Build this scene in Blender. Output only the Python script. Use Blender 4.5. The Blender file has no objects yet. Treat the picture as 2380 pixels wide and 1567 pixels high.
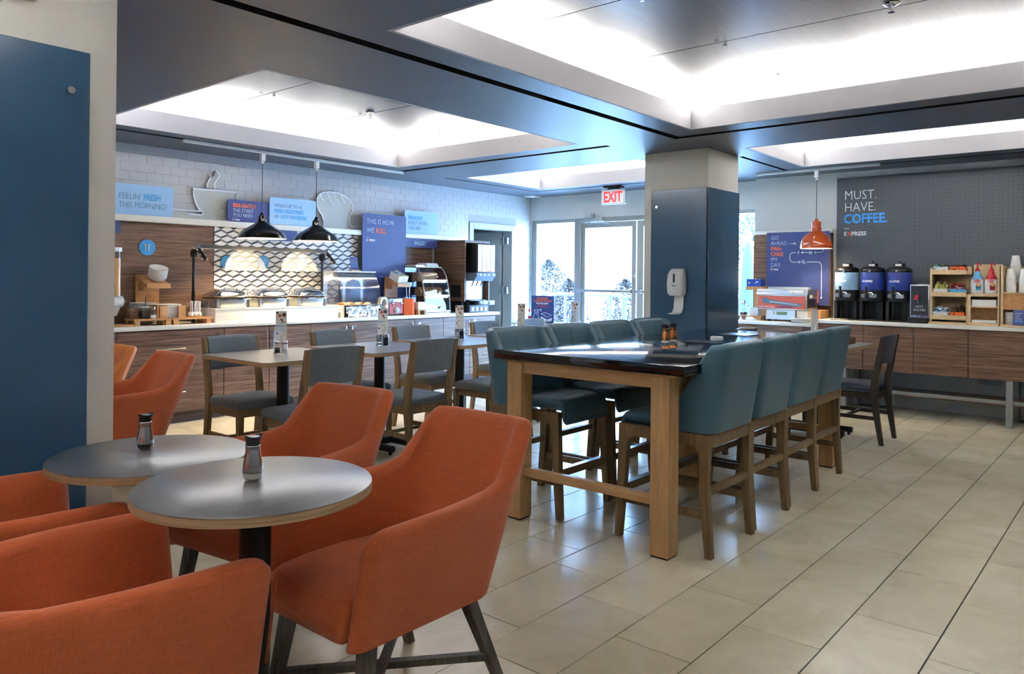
import bpy, bmesh, math, random
from mathutils import Vector, Matrix
RND = random.Random(11)
SC = bpy.context.scene
C = SC.collection
PI = math.pi

# ------------------------------------------------------------------ camera
CAM_Z = 1.36
YAW = math.radians(40.226)
ROLL = math.radians(0.556)
cam_d = bpy.data.cameras.new('camera')
cam = bpy.data.objects.new('camera', cam_d)
C.objects.link(cam)
cam_d.sensor_width = 36.0
cam_d.sensor_fit = 'HORIZONTAL'
cam_d.lens = 1778.0 / 2380.0 * 36.0
cam_d.shift_y = -137.7 / 2380.0
cam_d.clip_start = 0.05
cam_d.clip_end = 200
cam.matrix_world = (Matrix.Translation((0, 0, CAM_Z)) @ Matrix.Rotation(YAW - PI / 2, 4, 'Z')
                    @ Matrix.Rotation(PI / 2, 4, 'X') @ Matrix.Rotation(ROLL, 4, 'Z'))
SC.camera = cam

# ------------------------------------------------------------------ daylight, exposure
SKY = 8.3
COVE = 20.0
w = bpy.data.worlds.new('world')
SC.world = w
w.use_nodes = True
bg = w.node_tree.nodes['Background']
bg.inputs[0].default_value = (0.34, 0.60, 1.0, 1)
bg.inputs[1].default_value = SKY
SC.view_settings.view_transform = 'Standard'
SC.view_settings.look = 'None'
SC.view_settings.gamma = 1
SC.view_settings.use_curve_mapping = False
SC.view_settings.exposure = 2.45


# ------------------------------------------------------------------ helpers: things
def put(o, parent=None):
    C.objects.link(o)
    if parent:
        o.parent = parent
    return o


def tag(o, label=None, cat=None, group=None, kind=None):
    if label: o['label'] = label
    if cat: o['category'] = cat
    if group: o['group'] = group
    if kind: o['kind'] = kind
    return o


def T(name, label, cat, loc=(0, 0, 0), rz=0, group=None):
    o = bpy.data.objects.new(name, None)
    o.empty_display_size = 0.1
    put(o)
    o.location = loc
    o.rotation_euler = (0, 0, rz)
    return tag(o, label, cat, group)


def dup(root, loc, rz, label=None, group=None):
    r = root.copy(); C.objects.link(r)
    r.location = loc; r.rotation_euler = (0, 0, rz)
    if label: r['label'] = label
    if group: r['group'] = group
    for ch in KIDS.get(root.name, []):
        c = ch.copy(); C.objects.link(c); c.parent = r
        KIDS.setdefault(r.name, []).append(c)
        for g in KIDS.get(ch.name, []):
            d = g.copy(); C.objects.link(d); d.parent = c
            KIDS.setdefault(c.name, []).append(d)
    return r


KIDS = {}


# ------------------------------------------------------------------ helpers: meshes
class B:
    def __init__(s):
        s.bm = bmesh.new()
        s.mi = 0

    def face(s, vs):
        try:
            f = s.bm.faces.new(vs)
            f.material_index = s.mi
            return f
        except ValueError:
            return None

    def box(s, x0, y0, z0, x1, y1, z1, bev=0.0, seg=2):
        v = [s.bm.verts.new((x, y, z)) for z in (z0, z1) for y in (y0, y1) for x in (x0, x1)]
        fs = [s.face([v[i] for i in q]) for q in
              ((0, 2, 3, 1), (4, 5, 7, 6), (0, 1, 5, 4), (2, 6, 7, 3), (0, 4, 6, 2), (1, 3, 7, 5))]
        if bev:
            es = list({e for f in fs for e in f.edges})
            r = bmesh.ops.bevel(s.bm, geom=es, offset=bev, segments=seg, profile=0.5, affect='EDGES')
            for f in r['faces']: f.material_index = s.mi
        return s

    def loft(s, loops, cap=True, closed=True):
        rows = [[s.bm.verts.new(p) for p in lp] for lp in loops]
        n = len(rows[0])
        for a, b in zip(rows, rows[1:]):
            for i in range(n if closed else n - 1):
                j = (i + 1) % n
                s.face([a[i], a[j], b[j], b[i]])
        if cap:
            s.face(rows[0][::-1]); s.face(rows[-1])
        return rows

    def lathe(s, prof, n=24, c=(0, 0, 0), cap=True):
        loops = [[(c[0] + r * math.cos(2 * PI * i / n), c[1] + r * math.sin(2 * PI * i / n), c[2] + z)
                  for i in range(n)] for r, z in prof]
        s.loft(loops, cap)
        return s

    def cyl(s, p0, p1, r0, r1=None, n=16, cap=True):
        r1 = r0 if r1 is None else r1
        p0 = Vector(p0); p1 = Vector(p1)
        d = (p1 - p0).normalized()
        a = d.orthogonal().normalized(); b = d.cross(a)
        loops = [[p + (a * math.cos(2 * PI * i / n) + b * math.sin(2 * PI * i / n)) * r for i in range(n)]
                 for p, r in ((p0, r0), (p1, r1))]
        s.loft(loops, cap)
        return s

    def bar(s, p0, p1, w0, h0, w1=None, h1=None, up=(0, 0, 1)):
        """square bar from p0 to p1; w along side, h along up"""
        w1 = w0 if w1 is None else w1; h1 = h0 if h1 is None else h1
        p0 = Vector(p0); p1 = Vector(p1); d = (p1 - p0).normalized()
        u = Vector(up); sd = d.cross(u)
        if sd.length < 1e-4: sd = d.orthogonal()
        sd.normalize(); u = sd.cross(d).normalized()
        q = ((-1, -1), (1, -1), (1, 1), (-1, 1))
        s.loft([[p0 + sd * a * w0 / 2 + u * b * h0 / 2 for a, b in q],
                [p1 + sd * a * w1 / 2 + u * b * h1 / 2 for a, b in q]])
        return s

    def post(s, p0, p1, wx0, wy0, wx1, wy1):
        """leg whose ends stay level"""
        q = ((-1, -1), (1, -1), (1, 1), (-1, 1))
        s.loft([[(p0[0] + a * wx0 / 2, p0[1] + b * wy0 / 2, p0[2]) for a, b in q],
                [(p1[0] + a * wx1 / 2, p1[1] + b * wy1 / 2, p1[2]) for a, b in q]])
        return s

    def tube(s, pts, r, n=8, closed=False, cap=True):
        pts = [Vector(p) for p in pts]
        m = len(pts); loops = []
        prev = None
        for i, p in enumerate(pts):
            if closed:
                d = (pts[(i + 1) % m] - pts[i - 1])
            else:
                d = pts[min(i + 1, m - 1)] - pts[max(i - 1, 0)]
            d = d.normalized() if d.length > 1e-9 else Vector((0, 0, 1))
            if prev is None:
                a = d.orthogonal().normalized()
            else:
                a = (prev - d * prev.dot(d))
                a = a.normalized() if a.length > 1e-6 else d.orthogonal().normalized()
            prev = a
            b = d.cross(a)
            loops.append([p + (a * math.cos(2 * PI * k / n) + b * math.sin(2 * PI * k / n)) * r for k in range(n)])
        if closed: loops.append(loops[0])
        s.loft(loops, cap and not closed)
        return s

    def prism(s, poly, f, d0, d1):
        """poly: 2-D points, f(u,v,d) -> 3-D; extruded d0..d1"""
        s.loft([[f(u, v, d0) for u, v in poly], [f(u, v, d1) for u, v in poly]])
        return s

    def torus(s, c, R, r, n=20, m=8, ax='Z'):
        pts = []
        for i in range(n):
            t = 2 * PI * i / n
            u, v = R * math.cos(t), R * math.sin(t)
            p = {'Z': (u, v, 0), 'X': (0, u, v), 'Y': (u, 0, v)}[ax]
            pts.append((c[0] + p[0], c[1] + p[1], c[2] + p[2]))
        return s.tube(pts, r, m, closed=True)

    def ball(s, c, r, sx=1, sy=1, sz=1, n=12, m=8):
        prof = []
        loops = []
        for j in range(1, m):
            t = PI * j / m - PI / 2
            loops.append([(c[0] + sx * r * math.cos(t) * math.cos(2 * PI * i / n),
                           c[1] + sy * r * math.cos(t) * math.sin(2 * PI * i / n),
                           c[2] + sz * r * math.sin(t)) for i in range(n)])
        s.loft(loops)
        return s

    def mesh(s, name, smooth=True, ang=35, fix=True):
        if fix: bmesh.ops.recalc_face_normals(s.bm, faces=s.bm.faces)
        me = bpy.data.meshes.new(name)
        s.bm.to_mesh(me); s.bm.free()
        if smooth:
            me.polygons.foreach_set('use_smooth', [True] * len(me.polygons))
            me.set_sharp_from_angle(angle=math.radians(ang))
        return me


def link(name, me, mats, parent=None, loc=None, rot=None):
    o = bpy.data.objects.new(name, me)
    put(o, parent)
    if parent: KIDS.setdefault(parent.name, []).append(o)
    if not isinstance(mats, (list, tuple)): mats = [mats]
    if len(me.materials) == 0:
        for m in mats: me.materials.append(M[m] if isinstance(m, str) else m)
    if loc: o.location = loc
    if rot: o.rotation_euler = rot
    return o


def obj(name, b, mats, parent=None, smooth=True, ang=35, fix=True, loc=None, rot=None):
    return link(name, b.mesh(name, smooth, ang, fix), mats, parent, loc, rot)


def bx(name, d, mats, parent=None, bev=0.0, seg=2):
    return obj(name, B().box(*d, bev, seg), mats, parent)


def solo(o, label, cat, group=None, kind=None):
    return tag(o, label, cat, group, kind)


def struct(o):
    o['kind'] = 'structure'
    return o


XZ = lambda u, v, d: (u, d, v)          # upright, facing -Y
YZ = lambda u, v, d: (d, u, v)          # upright, facing -X
XY = lambda u, v, d: (u, v, d)


def rrect(x0, y0, x1, y1, r, n=5):
    p = []
    for cx, cy, a0 in ((x1 - r, y1 - r, 0), (x0 + r, y1 - r, 90), (x0 + r, y0 + r, 180), (x1 - r, y0 + r, 270)):
        for i in range(n + 1):
            a = math.radians(a0 + 90 * i / n)
            p.append((cx + r * math.cos(a), cy + r * math.sin(a)))
    return p


TXT = []


def text(body, parent, loc, size, mat, face='-Y', bold=0.0, align='LEFT', name='lettering', sx=1.0, tilt=0):
    TXT.append((body, parent, loc, size, mat, face, bold, align, name, sx, tilt))


def flush_text():
    made = []
    for t in TXT:
        cu = bpy.data.curves.new('txt', 'FONT')
        cu.body = t[0]; cu.size = t[3]; cu.extrude = 0.0006; cu.offset = (0.032 if t[6] > 0 else -0.010) * t[3]
        cu.align_x = t[7]; cu.resolution_u = 2
        o = bpy.data.objects.new('txt', cu); C.objects.link(o)
        made.append(o)
    bpy.context.view_layer.update()
    dg = bpy.context.evaluated_depsgraph_get()
    for t, o in zip(TXT, made):
        me = bpy.data.meshes.new_from_object(o.evaluated_get(dg))
        me.name = 'lettering'
        body, parent, loc, size, mat, face, bold, align, name, sx, tilt = t
        me.transform(Matrix.Diagonal((sx, 1, 1, 1)))
        me.materials.clear()
        q = link(name, me, mat, parent, loc)
        rot = {'-Y': (PI / 2 + tilt, 0, 0), '-X': (PI / 2 + tilt, 0, -PI / 2)}.get(face, face)
        q.rotation_euler = rot
        cu = o.data
        bpy.data.objects.remove(o); bpy.data.curves.remove(cu)


# ------------------------------------------------------------------ materials
M = {}


def lin(r, g, b):
    f = lambda c: (c / 255 / 12.92) if c / 255 <= 0.04045 else ((c / 255 + 0.055) / 1.055) ** 2.4
    return (f(r), f(g), f(b))


def base(name):
    m = bpy.data.materials.new(name); m.use_nodes = True
    M[name] = m
    return m, m.node_tree, m.node_tree.nodes['Principled BSDF']


def P(name, col, rough=0.5, metal=0.0, spec=0.5, emit=0, ecol=None, coat=0, bump=0, bscale=80, var=0, vscale=4):
    m, nt, p = base(name)
    p.inputs['Base Color'].default_value = (*col, 1)
    p.inputs['Roughness'].default_value = rough
    p.inputs['Metallic'].default_value = metal
    p.inputs['Specular IOR Level'].default_value = spec
    if coat:
        p.inputs['Coat Weight'].default_value = coat
        p.inputs['Coat Roughness'].default_value = 0.1
    if emit:
        p.inputs['Emission Color'].default_value = (*(ecol or col), 1)
        p.inputs['Emission Strength'].default_value = emit
    if bump or var:
        tc = nt.nodes.new('ShaderNodeTexCoord')
    if bump:
        n = nt.nodes.new('ShaderNodeTexNoise'); n.inputs['Scale'].default_value = bscale
        n.inputs['Detail'].default_value = 3
        b = nt.nodes.new('ShaderNodeBump'); b.inputs['Strength'].default_value = bump
        b.inputs['Distance'].default_value = 0.004
        nt.links.new(tc.outputs['Object'], n.inputs['Vector'])
        nt.links.new(n.outputs['Fac'], b.inputs['Height'])
        nt.links.new(b.outputs['Normal'], p.inputs['Normal'])
    if var:
        n = nt.nodes.new('ShaderNodeTexNoise'); n.inputs['Scale'].default_value = vscale
        n.inputs['Detail'].default_value = 5
        mx = nt.nodes.new('ShaderNodeMix'); mx.data_type = 'RGBA'
        mx.inputs['A'].default_value = (*[c * (1 - var) for c in col], 1)
        mx.inputs['B'].default_value = (*[min(1, c * (1 + var)) for c in col], 1)
        nt.links.new(tc.outputs['Object'], n.inputs['Vector'])
        nt.links.new(n.outputs['Fac'], mx.inputs['Factor'])
        nt.links.new(mx.outputs['Result'], p.inputs['Base Color'])
    return m


def wood(name, dark, light, grain=(1.2, 1.2, 26), rough=0.45, contrast=(0.35, 0.65), det=6, dist=0.6, spec=0.4, world=False, coat=0):
    m, nt, p = base(name)
    tc = nt.nodes.new('ShaderNodeTexCoord')
    mp = nt.nodes.new('ShaderNodeMapping'); mp.inputs['Scale'].default_value = grain
    n = nt.nodes.new('ShaderNodeTexNoise')
    n.inputs['Scale'].default_value = 2.2; n.inputs['Detail'].default_value = det
    n.inputs['Roughness'].default_value = 0.62; n.inputs['Distortion'].default_value = dist
    r = nt.nodes.new('ShaderNodeValToRGB')
    r.color_ramp.elements[0].position = contrast[0]; r.color_ramp.elements[0].color = (*dark, 1)
    r.color_ramp.elements[1].position = contrast[1]; r.color_ramp.elements[1].color = (*light, 1)
    b = nt.nodes.new('ShaderNodeBump'); b.inputs['Strength'].default_value = 0.08; b.inputs['Distance'].default_value = 0.002
    if world:
        g = nt.nodes.new('ShaderNodeNewGeometry')
        nt.links.new(g.outputs['Position'], mp.inputs['Vector'])
    else:
        nt.links.new(tc.outputs['Object'], mp.inputs['Vector'])
    nt.links.new(mp.outputs['Vector'], n.inputs['Vector'])
    nt.links.new(n.outputs['Fac'], r.inputs['Fac'])
    nt.links.new(r.outputs['Color'], p.inputs['Base Color'])
    nt.links.new(n.outputs['Fac'], b.inputs['Height'])
    nt.links.new(b.outputs['Normal'], p.inputs['Normal'])
    p.inputs['Roughness'].default_value = rough
    p.inputs['Specular IOR Level'].default_value = spec
    if coat:
        p.inputs['Coat Weight'].default_value = coat; p.inputs['Coat Roughness'].default_value = rough
        p.inputs['Coat IOR'].default_value = 1.7
    return m


def fabric(name, col, var=0.35, s=260, rough=0.85, sheen=0.2, bump=0.25):
    """woven cloth: two crossed sets of fine stretched noise"""
    m, nt, p = base(name)
    tc = nt.nodes.new('ShaderNodeTexCoord')
    outs = []
    for sc in ((s, s, s * 0.06), (s * 0.05, s * 0.05, s)):
        mp = nt.nodes.new('ShaderNodeMapping'); mp.inputs['Scale'].default_value = sc
        n = nt.nodes.new('ShaderNodeTexNoise'); n.inputs['Scale'].default_value = 1.0
        n.inputs['Detail'].default_value = 2
        nt.links.new(tc.outputs['Object'], mp.inputs['Vector']); nt.links.new(mp.outputs['Vector'], n.inputs['Vector'])
        outs.append(n)
    ad = nt.nodes.new('ShaderNodeMath'); ad.operation = 'ADD'
    nt.links.new(outs[0].outputs['Fac'], ad.inputs[0]); nt.links.new(outs[1].outputs['Fac'], ad.inputs[1])
    r = nt.nodes.new('ShaderNodeValToRGB')
    r.color_ramp.elements[0].position = 0.36; r.color_ramp.elements[0].color = (*[c * (1 - var) for c in col], 1)
    r.color_ramp.elements[1].position = 0.66; r.color_ramp.elements[1].color = (*[min(1, c * (1 + var)) for c in col], 1)
    hv = nt.nodes.new('ShaderNodeMath'); hv.operation = 'MULTIPLY'; hv.inputs[1].default_value = 0.5
    nt.links.new(ad.outputs[0], hv.inputs[0])
    nt.links.new(hv.outputs[0], r.inputs['Fac'])
    nt.links.new(r.outputs['Color'], p.inputs['Base Color'])
    b = nt.nodes.new('ShaderNodeBump'); b.inputs['Strength'].default_value = bump; b.inputs['Distance'].default_value = 0.001
    nt.links.new(hv.outputs[0], b.inputs['Height']); nt.links.new(b.outputs['Normal'], p.inputs['Normal'])
    p.inputs['Roughness'].default_value = rough
    p.inputs['Sheen Weight'].default_value = sheen
    p.inputs['Specular IOR Level'].default_value = 0.3
    return m


def glass(name, tint=(1, 1, 1), refl=0.08, rough=0.0, haze=0.0, hcol=(0.8, 0.85, 0.9)):
    """thin pane: see-through with a mirror sheen that grows towards grazing"""
    m, nt, p = base(name)
    nt.nodes.remove(p)
    out = nt.nodes['Material Output']
    tr = nt.nodes.new('ShaderNodeBsdfTransparent'); tr.inputs[0].default_value = (*tint, 1)
    gl = nt.nodes.new('ShaderNodeBsdfGlossy'); gl.inputs['Roughness'].default_value = rough
    lw = nt.nodes.new('ShaderNodeLayerWeight'); lw.inputs['Blend'].default_value = 0.5
    pw = nt.nodes.new('ShaderNodeMath'); pw.operation = 'POWER'; pw.inputs[1].default_value = 4.0
    nt.links.new(lw.outputs['Facing'], pw.inputs[0])
    ad = nt.nodes.new('ShaderNodeMath'); ad.operation = 'ADD'; ad.use_clamp = True
    ad.inputs[1].default_value = refl
    nt.links.new(pw.outputs[0], ad.inputs[0])
    mx = nt.nodes.new('ShaderNodeMixShader')
    nt.links.new(ad.outputs[0], mx.inputs[0]); nt.links.new(tr.outputs[0], mx.inputs[1]); nt.links.new(gl.outputs[0], mx.inputs[2])
    last = mx
    if haze:
        df = nt.nodes.new('ShaderNodeBsdfDiffuse'); df.inputs[0].default_value = (*hcol, 1)
        m2 = nt.nodes.new('ShaderNodeMixShader'); m2.inputs[0].default_value = haze
        nt.links.new(mx.outputs[0], m2.inputs[1]); nt.links.new(df.outputs[0], m2.inputs[2])
        last = m2
    nt.links.new(last.outputs[0], out.inputs['Surface'])
    return m


P('wall_paint', lin(205, 205, 200), 0.6)
P('wall_grey', lin(176, 178, 176), 0.6)
P('wall_tile', lin(184, 183, 184), 0.28, spec=0.5)
P('wall_grout', lin(160, 160, 162), 0.8)
P('ceiling', lin(84, 90, 102), 0.42, spec=0.5, var=0.12, vscale=1.3)
P('reveal', lin(28, 28, 30), 0.7)
P('coffer_white', lin(180, 178, 181), 0.6)
P('cavity_white', lin(240, 240, 240), 0.6)
wood('coffer_panel', lin(46, 43, 41), lin(66, 62, 59), (1.5, 40, 1.5), 0.36, spec=0.4, world=True)
P('strip_light', (1, 1, 1), 0.5, emit=COVE, ecol=(1.0, 0.985, 0.965))
P('grout', lin(80, 80, 82), 0.8)
P('pillar', lin(222, 219, 208), 0.55)
P('blue_glass', lin(56, 90, 119), 0.2, spec=0.5, coat=0.3)
P('alu', lin(170, 172, 170), 0.35, 0.6)
P('alu_frame', lin(150, 152, 148), 0.45, 0.2)
P('steel', lin(200, 200, 200), 0.22, 1.0)
P('steel_brushed', lin(176, 178, 180), 0.35, 1.0)
P('steel_shaker', lin(196, 194, 192), 0.16, 1.0)
P('chrome', lin(225, 225, 228), 0.08, 1.0)
P('foil', lin(215, 218, 224), 0.22, 1.0, bump=0.4, bscale=22)
P('quartz', lin(226, 224, 216), 0.3)
P('white_plastic', lin(228, 228, 226), 0.35)
P('white_paper', lin(236, 234, 228), 0.7)
P('cream', lin(232, 222, 204), 0.4)
P('black_metal', lin(24, 24, 26), 0.4, 0.3)
P('black_plastic', lin(22, 22, 24), 0.35)
P('black_gloss', lin(14, 14, 15), 0.12, coat=0.5)
P('granite', lin(12, 12, 14), 0.05, spec=0.6, coat=0.5)
P('dark_screen', lin(34, 38, 46), 0.35)
wood('walnut', lin(82, 58, 44), lin(136, 104, 82), (1.1, 1.1, 30), 0.42, (0.36, 0.64))
wood('walnut_y', lin(82, 58, 44), lin(136, 104, 82), (1.1, 1.1, 30), 0.42, (0.36, 0.64))
wood('walnut_dark', lin(62, 44, 34), lin(96, 72, 56), (1.1, 1.1, 30), 0.5)
wood('maple', lin(176, 130, 84), lin(205, 164, 116), (14, 14, 1.0), 0.38, (0.3, 0.7))
wood('maple_h', lin(176, 130, 84), lin(205, 164, 116), (14, 1.0, 14), 0.38, (0.3, 0.7))
wood('birch', lin(196, 164, 122), lin(222, 194, 152), (3, 14, 14), 0.5, (0.3, 0.7))
wood('beech', lin(176, 122, 72), lin(206, 156, 104), (3, 14, 14), 0.45, (0.3, 0.7))
wood('oak_brown', lin(102, 80, 54), lin(138, 112, 78), (30, 30, 2.0), 0.5, (0.3, 0.7))
wood('oak_grey', lin(66, 62, 56), lin(112, 104, 92), (34, 34, 2.0), 0.5, (0.3, 0.7))
wood('oak_dark', lin(46, 40, 36), lin(70, 62, 54), (30, 30, 2.0), 0.5, (0.3, 0.7))
wood('laminate', lin(70, 65, 60), lin(98, 92, 85), (1.2, 26, 1.2), 0.32, (0.3, 0.7), spec=0.9, coat=0.8)
wood('laminate_dark', lin(70, 71, 72), lin(96, 96, 95), (2.0, 30, 2.0), 0.30, (0.3, 0.7), spec=1.0, coat=1.0)
wood('ply_edge', lin(140, 108, 76), lin(188, 156, 116), (2, 2, 160), 0.6, (0.3, 0.7), det=2, dist=0)
fabric('orange_cloth', lin(197, 98, 54), 0.13, 300)
fabric('grey_cloth', lin(102, 109, 113), 0.28, 420)
P('orange_leather', lin(214, 120, 44), 0.35)
P('teal_vinyl', lin(62, 98, 113), 0.38, bump=0.05, bscale=220)
P('teal_piping', lin(84, 132, 148), 0.4)
P('navy_vinyl', lin(50, 62, 82), 0.3)
P('orange_plastic', lin(238, 104, 44), 0.4)
P('orange_enamel', lin(196, 82, 32), 0.14, coat=0.6)
P('sign_navy', lin(58, 70, 128), 0.45)
P('sign_sky', lin(150, 190, 228), 0.5)
P('sign_blue', lin(56, 150, 214), 0.45)
P('text_white', lin(238, 240, 246), 0.5)
P('text_pale', lin(196, 210, 238), 0.5)
P('text_slate', lin(96, 122, 160), 0.5)
P('text_cyan', lin(70, 158, 216), 0.5)
P('text_orange', lin(240, 110, 74), 0.5)
P('text_bright_blue', lin(64, 162, 244), 0.5)
P('silhouette', lin(186, 188, 182), 0.6)
P('rhomb_white', lin(230, 228, 222), 0.35)
P('rhomb_grey', lin(112, 110, 112), 0.4)
P('rhomb_dark', lin(52, 52, 56), 0.4)
P('bread', lin(206, 158, 96), 0.8, var=0.2, vscale=30)
P('bread_cut', lin(232, 208, 166), 0.85)
P('bagel', lin(196, 138, 72), 0.6, var=0.2, vscale=40)
P('salt', lin(226, 220, 208), 0.8)
P('pepper', lin(74, 60, 48), 0.8)
P('copper', lin(196, 128, 84), 0.25, 1.0)
P('brown_stuff', lin(112, 78, 50), 0.8, var=0.4, vscale=60)
P('yellow_packet', lin(222, 214, 140), 0.6)
P('white_packet', lin(222, 226, 234), 0.6)
P('red_packet', lin(170, 44, 48), 0.5)
P('green_packet', lin(150, 176, 70), 0.5)
P('sky_plastic', lin(82, 168, 214), 0.4)
P('blue_plastic', lin(30, 62, 150), 0.4)
P('red_plastic', lin(190, 30, 48), 0.35)
P('toaster_red', lin(176, 72, 62), 0.3, 0.2)
P('panel_red', lin(206, 90, 70), 0.5)
P('steel_print', lin(96, 112, 134), 0.4)
P('lcd', lin(96, 128, 86), 0.4)
P('sticker_blue', lin(44, 62, 140), 0.28)
P('sticker_sky', lin(150, 186, 214), 0.2)
P('syrup', lin(70, 20, 10), 0.2)
P('snow_ground', lin(210, 212, 214), 0.9)
P('rail_paint', lin(64, 72, 84), 0.6)
P('leaf', lin(52, 45, 41), 0.8, var=0.4, vscale=9)
P('leaf_green', lin(42, 54, 50), 0.8, var=0.4, vscale=9)
P('umbrella_cloth', lin(52, 62, 84), 0.8)
P('bulb', (1, 1, 1), 0.5, emit=12, ecol=(1.0, 0.80, 0.52))
P('shade_inside', lin(245, 242, 232), 0.5)
P('juice_glow', (1, 1, 1), 0.5, emit=0.13, ecol=(0.80, 0.90, 1.0))
P('exit_face', lin(222, 224, 222), 0.5)
P('exit_red', lin(222, 40, 44), 0.5, emit=0.12, ecol=(1.0, 0.08, 0.08))
P('case_led', (1, 1, 1), 0.5, emit=3, ecol=(1.0, 0.88, 0.66))
glass('pane', (0.96, 0.98, 1.0), 0.03)
glass('acrylic', (0.96, 0.96, 0.95), 0.13)
glass('clear', (0.97, 0.97, 0.97), 0.04)
glass('smoked', (0.80, 0.82, 0.88), 0.06)


def floor_tile_material():
    m, nt, p = base('floor_tile')
    g = nt.nodes.new('ShaderNodeNewGeometry')
    oi = nt.nodes.new('ShaderNodeObjectInfo')
    n1 = nt.nodes.new('ShaderNodeTexNoise'); n1.inputs['Scale'].default_value = 2.6; n1.inputs['Detail'].default_value = 7
    n1.inputs['Roughness'].default_value = 0.65; n1.inputs['Distortion'].default_value = 0.8
    nt.links.new(g.outputs['Position'], n1.inputs['Vector'])
    r = nt.nodes.new('ShaderNodeValToRGB')
    r.color_ramp.elements[0].position = 0.3; r.color_ramp.elements[0].color = (*lin(205, 194, 163), 1)
    r.color_ramp.elements[1].position = 0.72; r.color_ramp.elements[1].color = (*lin(232, 222, 195), 1)
    nt.links.new(n1.outputs['Fac'], r.inputs['Fac'])
    hsv = nt.nodes.new('ShaderNodeHueSaturation')
    mr = nt.nodes.new('ShaderNodeMapRange'); mr.inputs['To Min'].default_value = 0.93; mr.inputs['To Max'].default_value = 1.06
    nt.links.new(oi.outputs['Random'], mr.inputs['Value'])
    nt.links.new(mr.outputs['Result'], hsv.inputs['Value'])
    nt.links.new(r.outputs['Color'], hsv.inputs['Color'])
    nt.links.new(hsv.outputs['Color'], p.inputs['Base Color'])
    p.inputs['Roughness'].default_value = 0.24
    p.inputs['Specular IOR Level'].default_value = 0.5
    b = nt.nodes.new('ShaderNodeBump'); b.inputs['Strength'].default_value = 0.06; b.inputs['Distance'].default_value = 0.003
    n2 = nt.nodes.new('ShaderNodeTexNoise'); n2.inputs['Scale'].default_value = 16; n2.inputs['Detail'].default_value = 4
    nt.links.new(g.outputs['Position'], n2.inputs['Vector'])
    nt.links.new(n2.outputs['Fac'], b.inputs['Height']); nt.links.new(b.outputs['Normal'], p.inputs['Normal'])


def pegboard_material():
    m, nt, p = base('pegboard')
    g = nt.nodes.new('ShaderNodeNewGeometry')
    mp = nt.nodes.new('ShaderNodeVectorMath'); mp.operation = 'DIVIDE'
    mp.inputs[1].default_value = (0.042, 0.042, 0.042)
    fr = nt.nodes.new('ShaderNodeVectorMath'); fr.operation = 'FRACTION'
    nt.links.new(g.outputs['Position'], mp.inputs[0]); nt.links.new(mp.outputs[0], fr.inputs[0])
    sb = nt.nodes.new('ShaderNodeVectorMath'); sb.operation = 'SUBTRACT'; sb.inputs[1].default_value = (0.5, 0.5, 0.5)
    nt.links.new(fr.outputs[0], sb.inputs[0])
    ml = nt.nodes.new('ShaderNodeVectorMath'); ml.operation = 'MULTIPLY'; ml.inputs[1].default_value = (0, 1, 1)
    nt.links.new(sb.outputs[0], ml.inputs[0])
    ln = nt.nodes.new('ShaderNodeVectorMath'); ln.operation = 'LENGTH'
    nt.links.new(ml.outputs[0], ln.inputs[0])
    lt = nt.nodes.new('ShaderNodeMath'); lt.operation = 'LESS_THAN'; lt.inputs[1].default_value = 0.10
    nt.links.new(ln.outputs['Value'], lt.inputs[0])
    mx = nt.nodes.new('ShaderNodeMix'); mx.data_type = 'RGBA'
    mx.inputs['A'].default_value = (*lin(82, 86, 92), 1); mx.inputs['B'].default_value = (*lin(30, 32, 36), 1)
    nt.links.new(lt.outputs[0], mx.inputs['Factor'])
    nt.links.new(mx.outputs['Result'], p.inputs['Base Color'])
    p.inputs['Roughness'].default_value = 0.45


floor_tile_material()
pegboard_material()

# ================================================================== the room
ZC = 2.59
XB, YB = 9.18, 7.40          # door wall, buffet wall
XN, YN = -4.0, -3.5          # unseen ends of the room
XCW, YCW = 9.03, 3.77        # coffee wall stands proud of the door wall


def project(x, y, z):
    fx, fy = math.cos(YAW), math.sin(YAW)
    a = x * fx + y * fy; b = x * fy - y * fx
    if a < 0.1: return None
    return 1190 + 1778 * b / a, 645.8 - 1778 * (z - CAM_Z) / a, a


# ---- floor: grout bed with separate tiles
fl = struct(bx('floor', (XN, YN, -0.06, 9.45, 9.2, -0.004), 'grout'))
tile_me = B().box(-0.3135, -0.155, -0.012, 0.3135, 0.155, 0.0, 0.0015, 1).mesh('floor_tile')
cells = []
k = 0
TW, TH = 0.6315, 0.3145
for r in range(-16, 21):
    y0 = 1.257 + TH * r
    off = 3.75 - 0.41 * r
    i0 = math.floor((XN - off) / TW)
    for i in range(i0, i0 + 23):
        cx, cy = off + (i + 0.5) * TW, y0 + TH / 2
        if cx < XN + 0.3 or cx > 9.15 or cy < YN + 0.1 or cy > 7.5: continue
        q = project(cx, cy, 0)
        vis = q is not None and -150 < q[0] < 2530 and 640 < q[1] < 1720
        cells.append((0 if vis else 1, q[2] if q else 99, cx, cy))
cells.sort()
for c in cells[:298]:
    link('floor_tile', tile_me, 'floor_tile', fl, (c[2], c[3], 0))
b = B()
for c in cells[298:]:
    b.box(c[2] - 0.3145, c[3] - 0.1555, -0.012, c[2] + 0.3145, c[3] + 0.1555, 0)
tag(obj('floor_tile_field', b, 'floor_tile', fl), kind='stuff')

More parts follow.
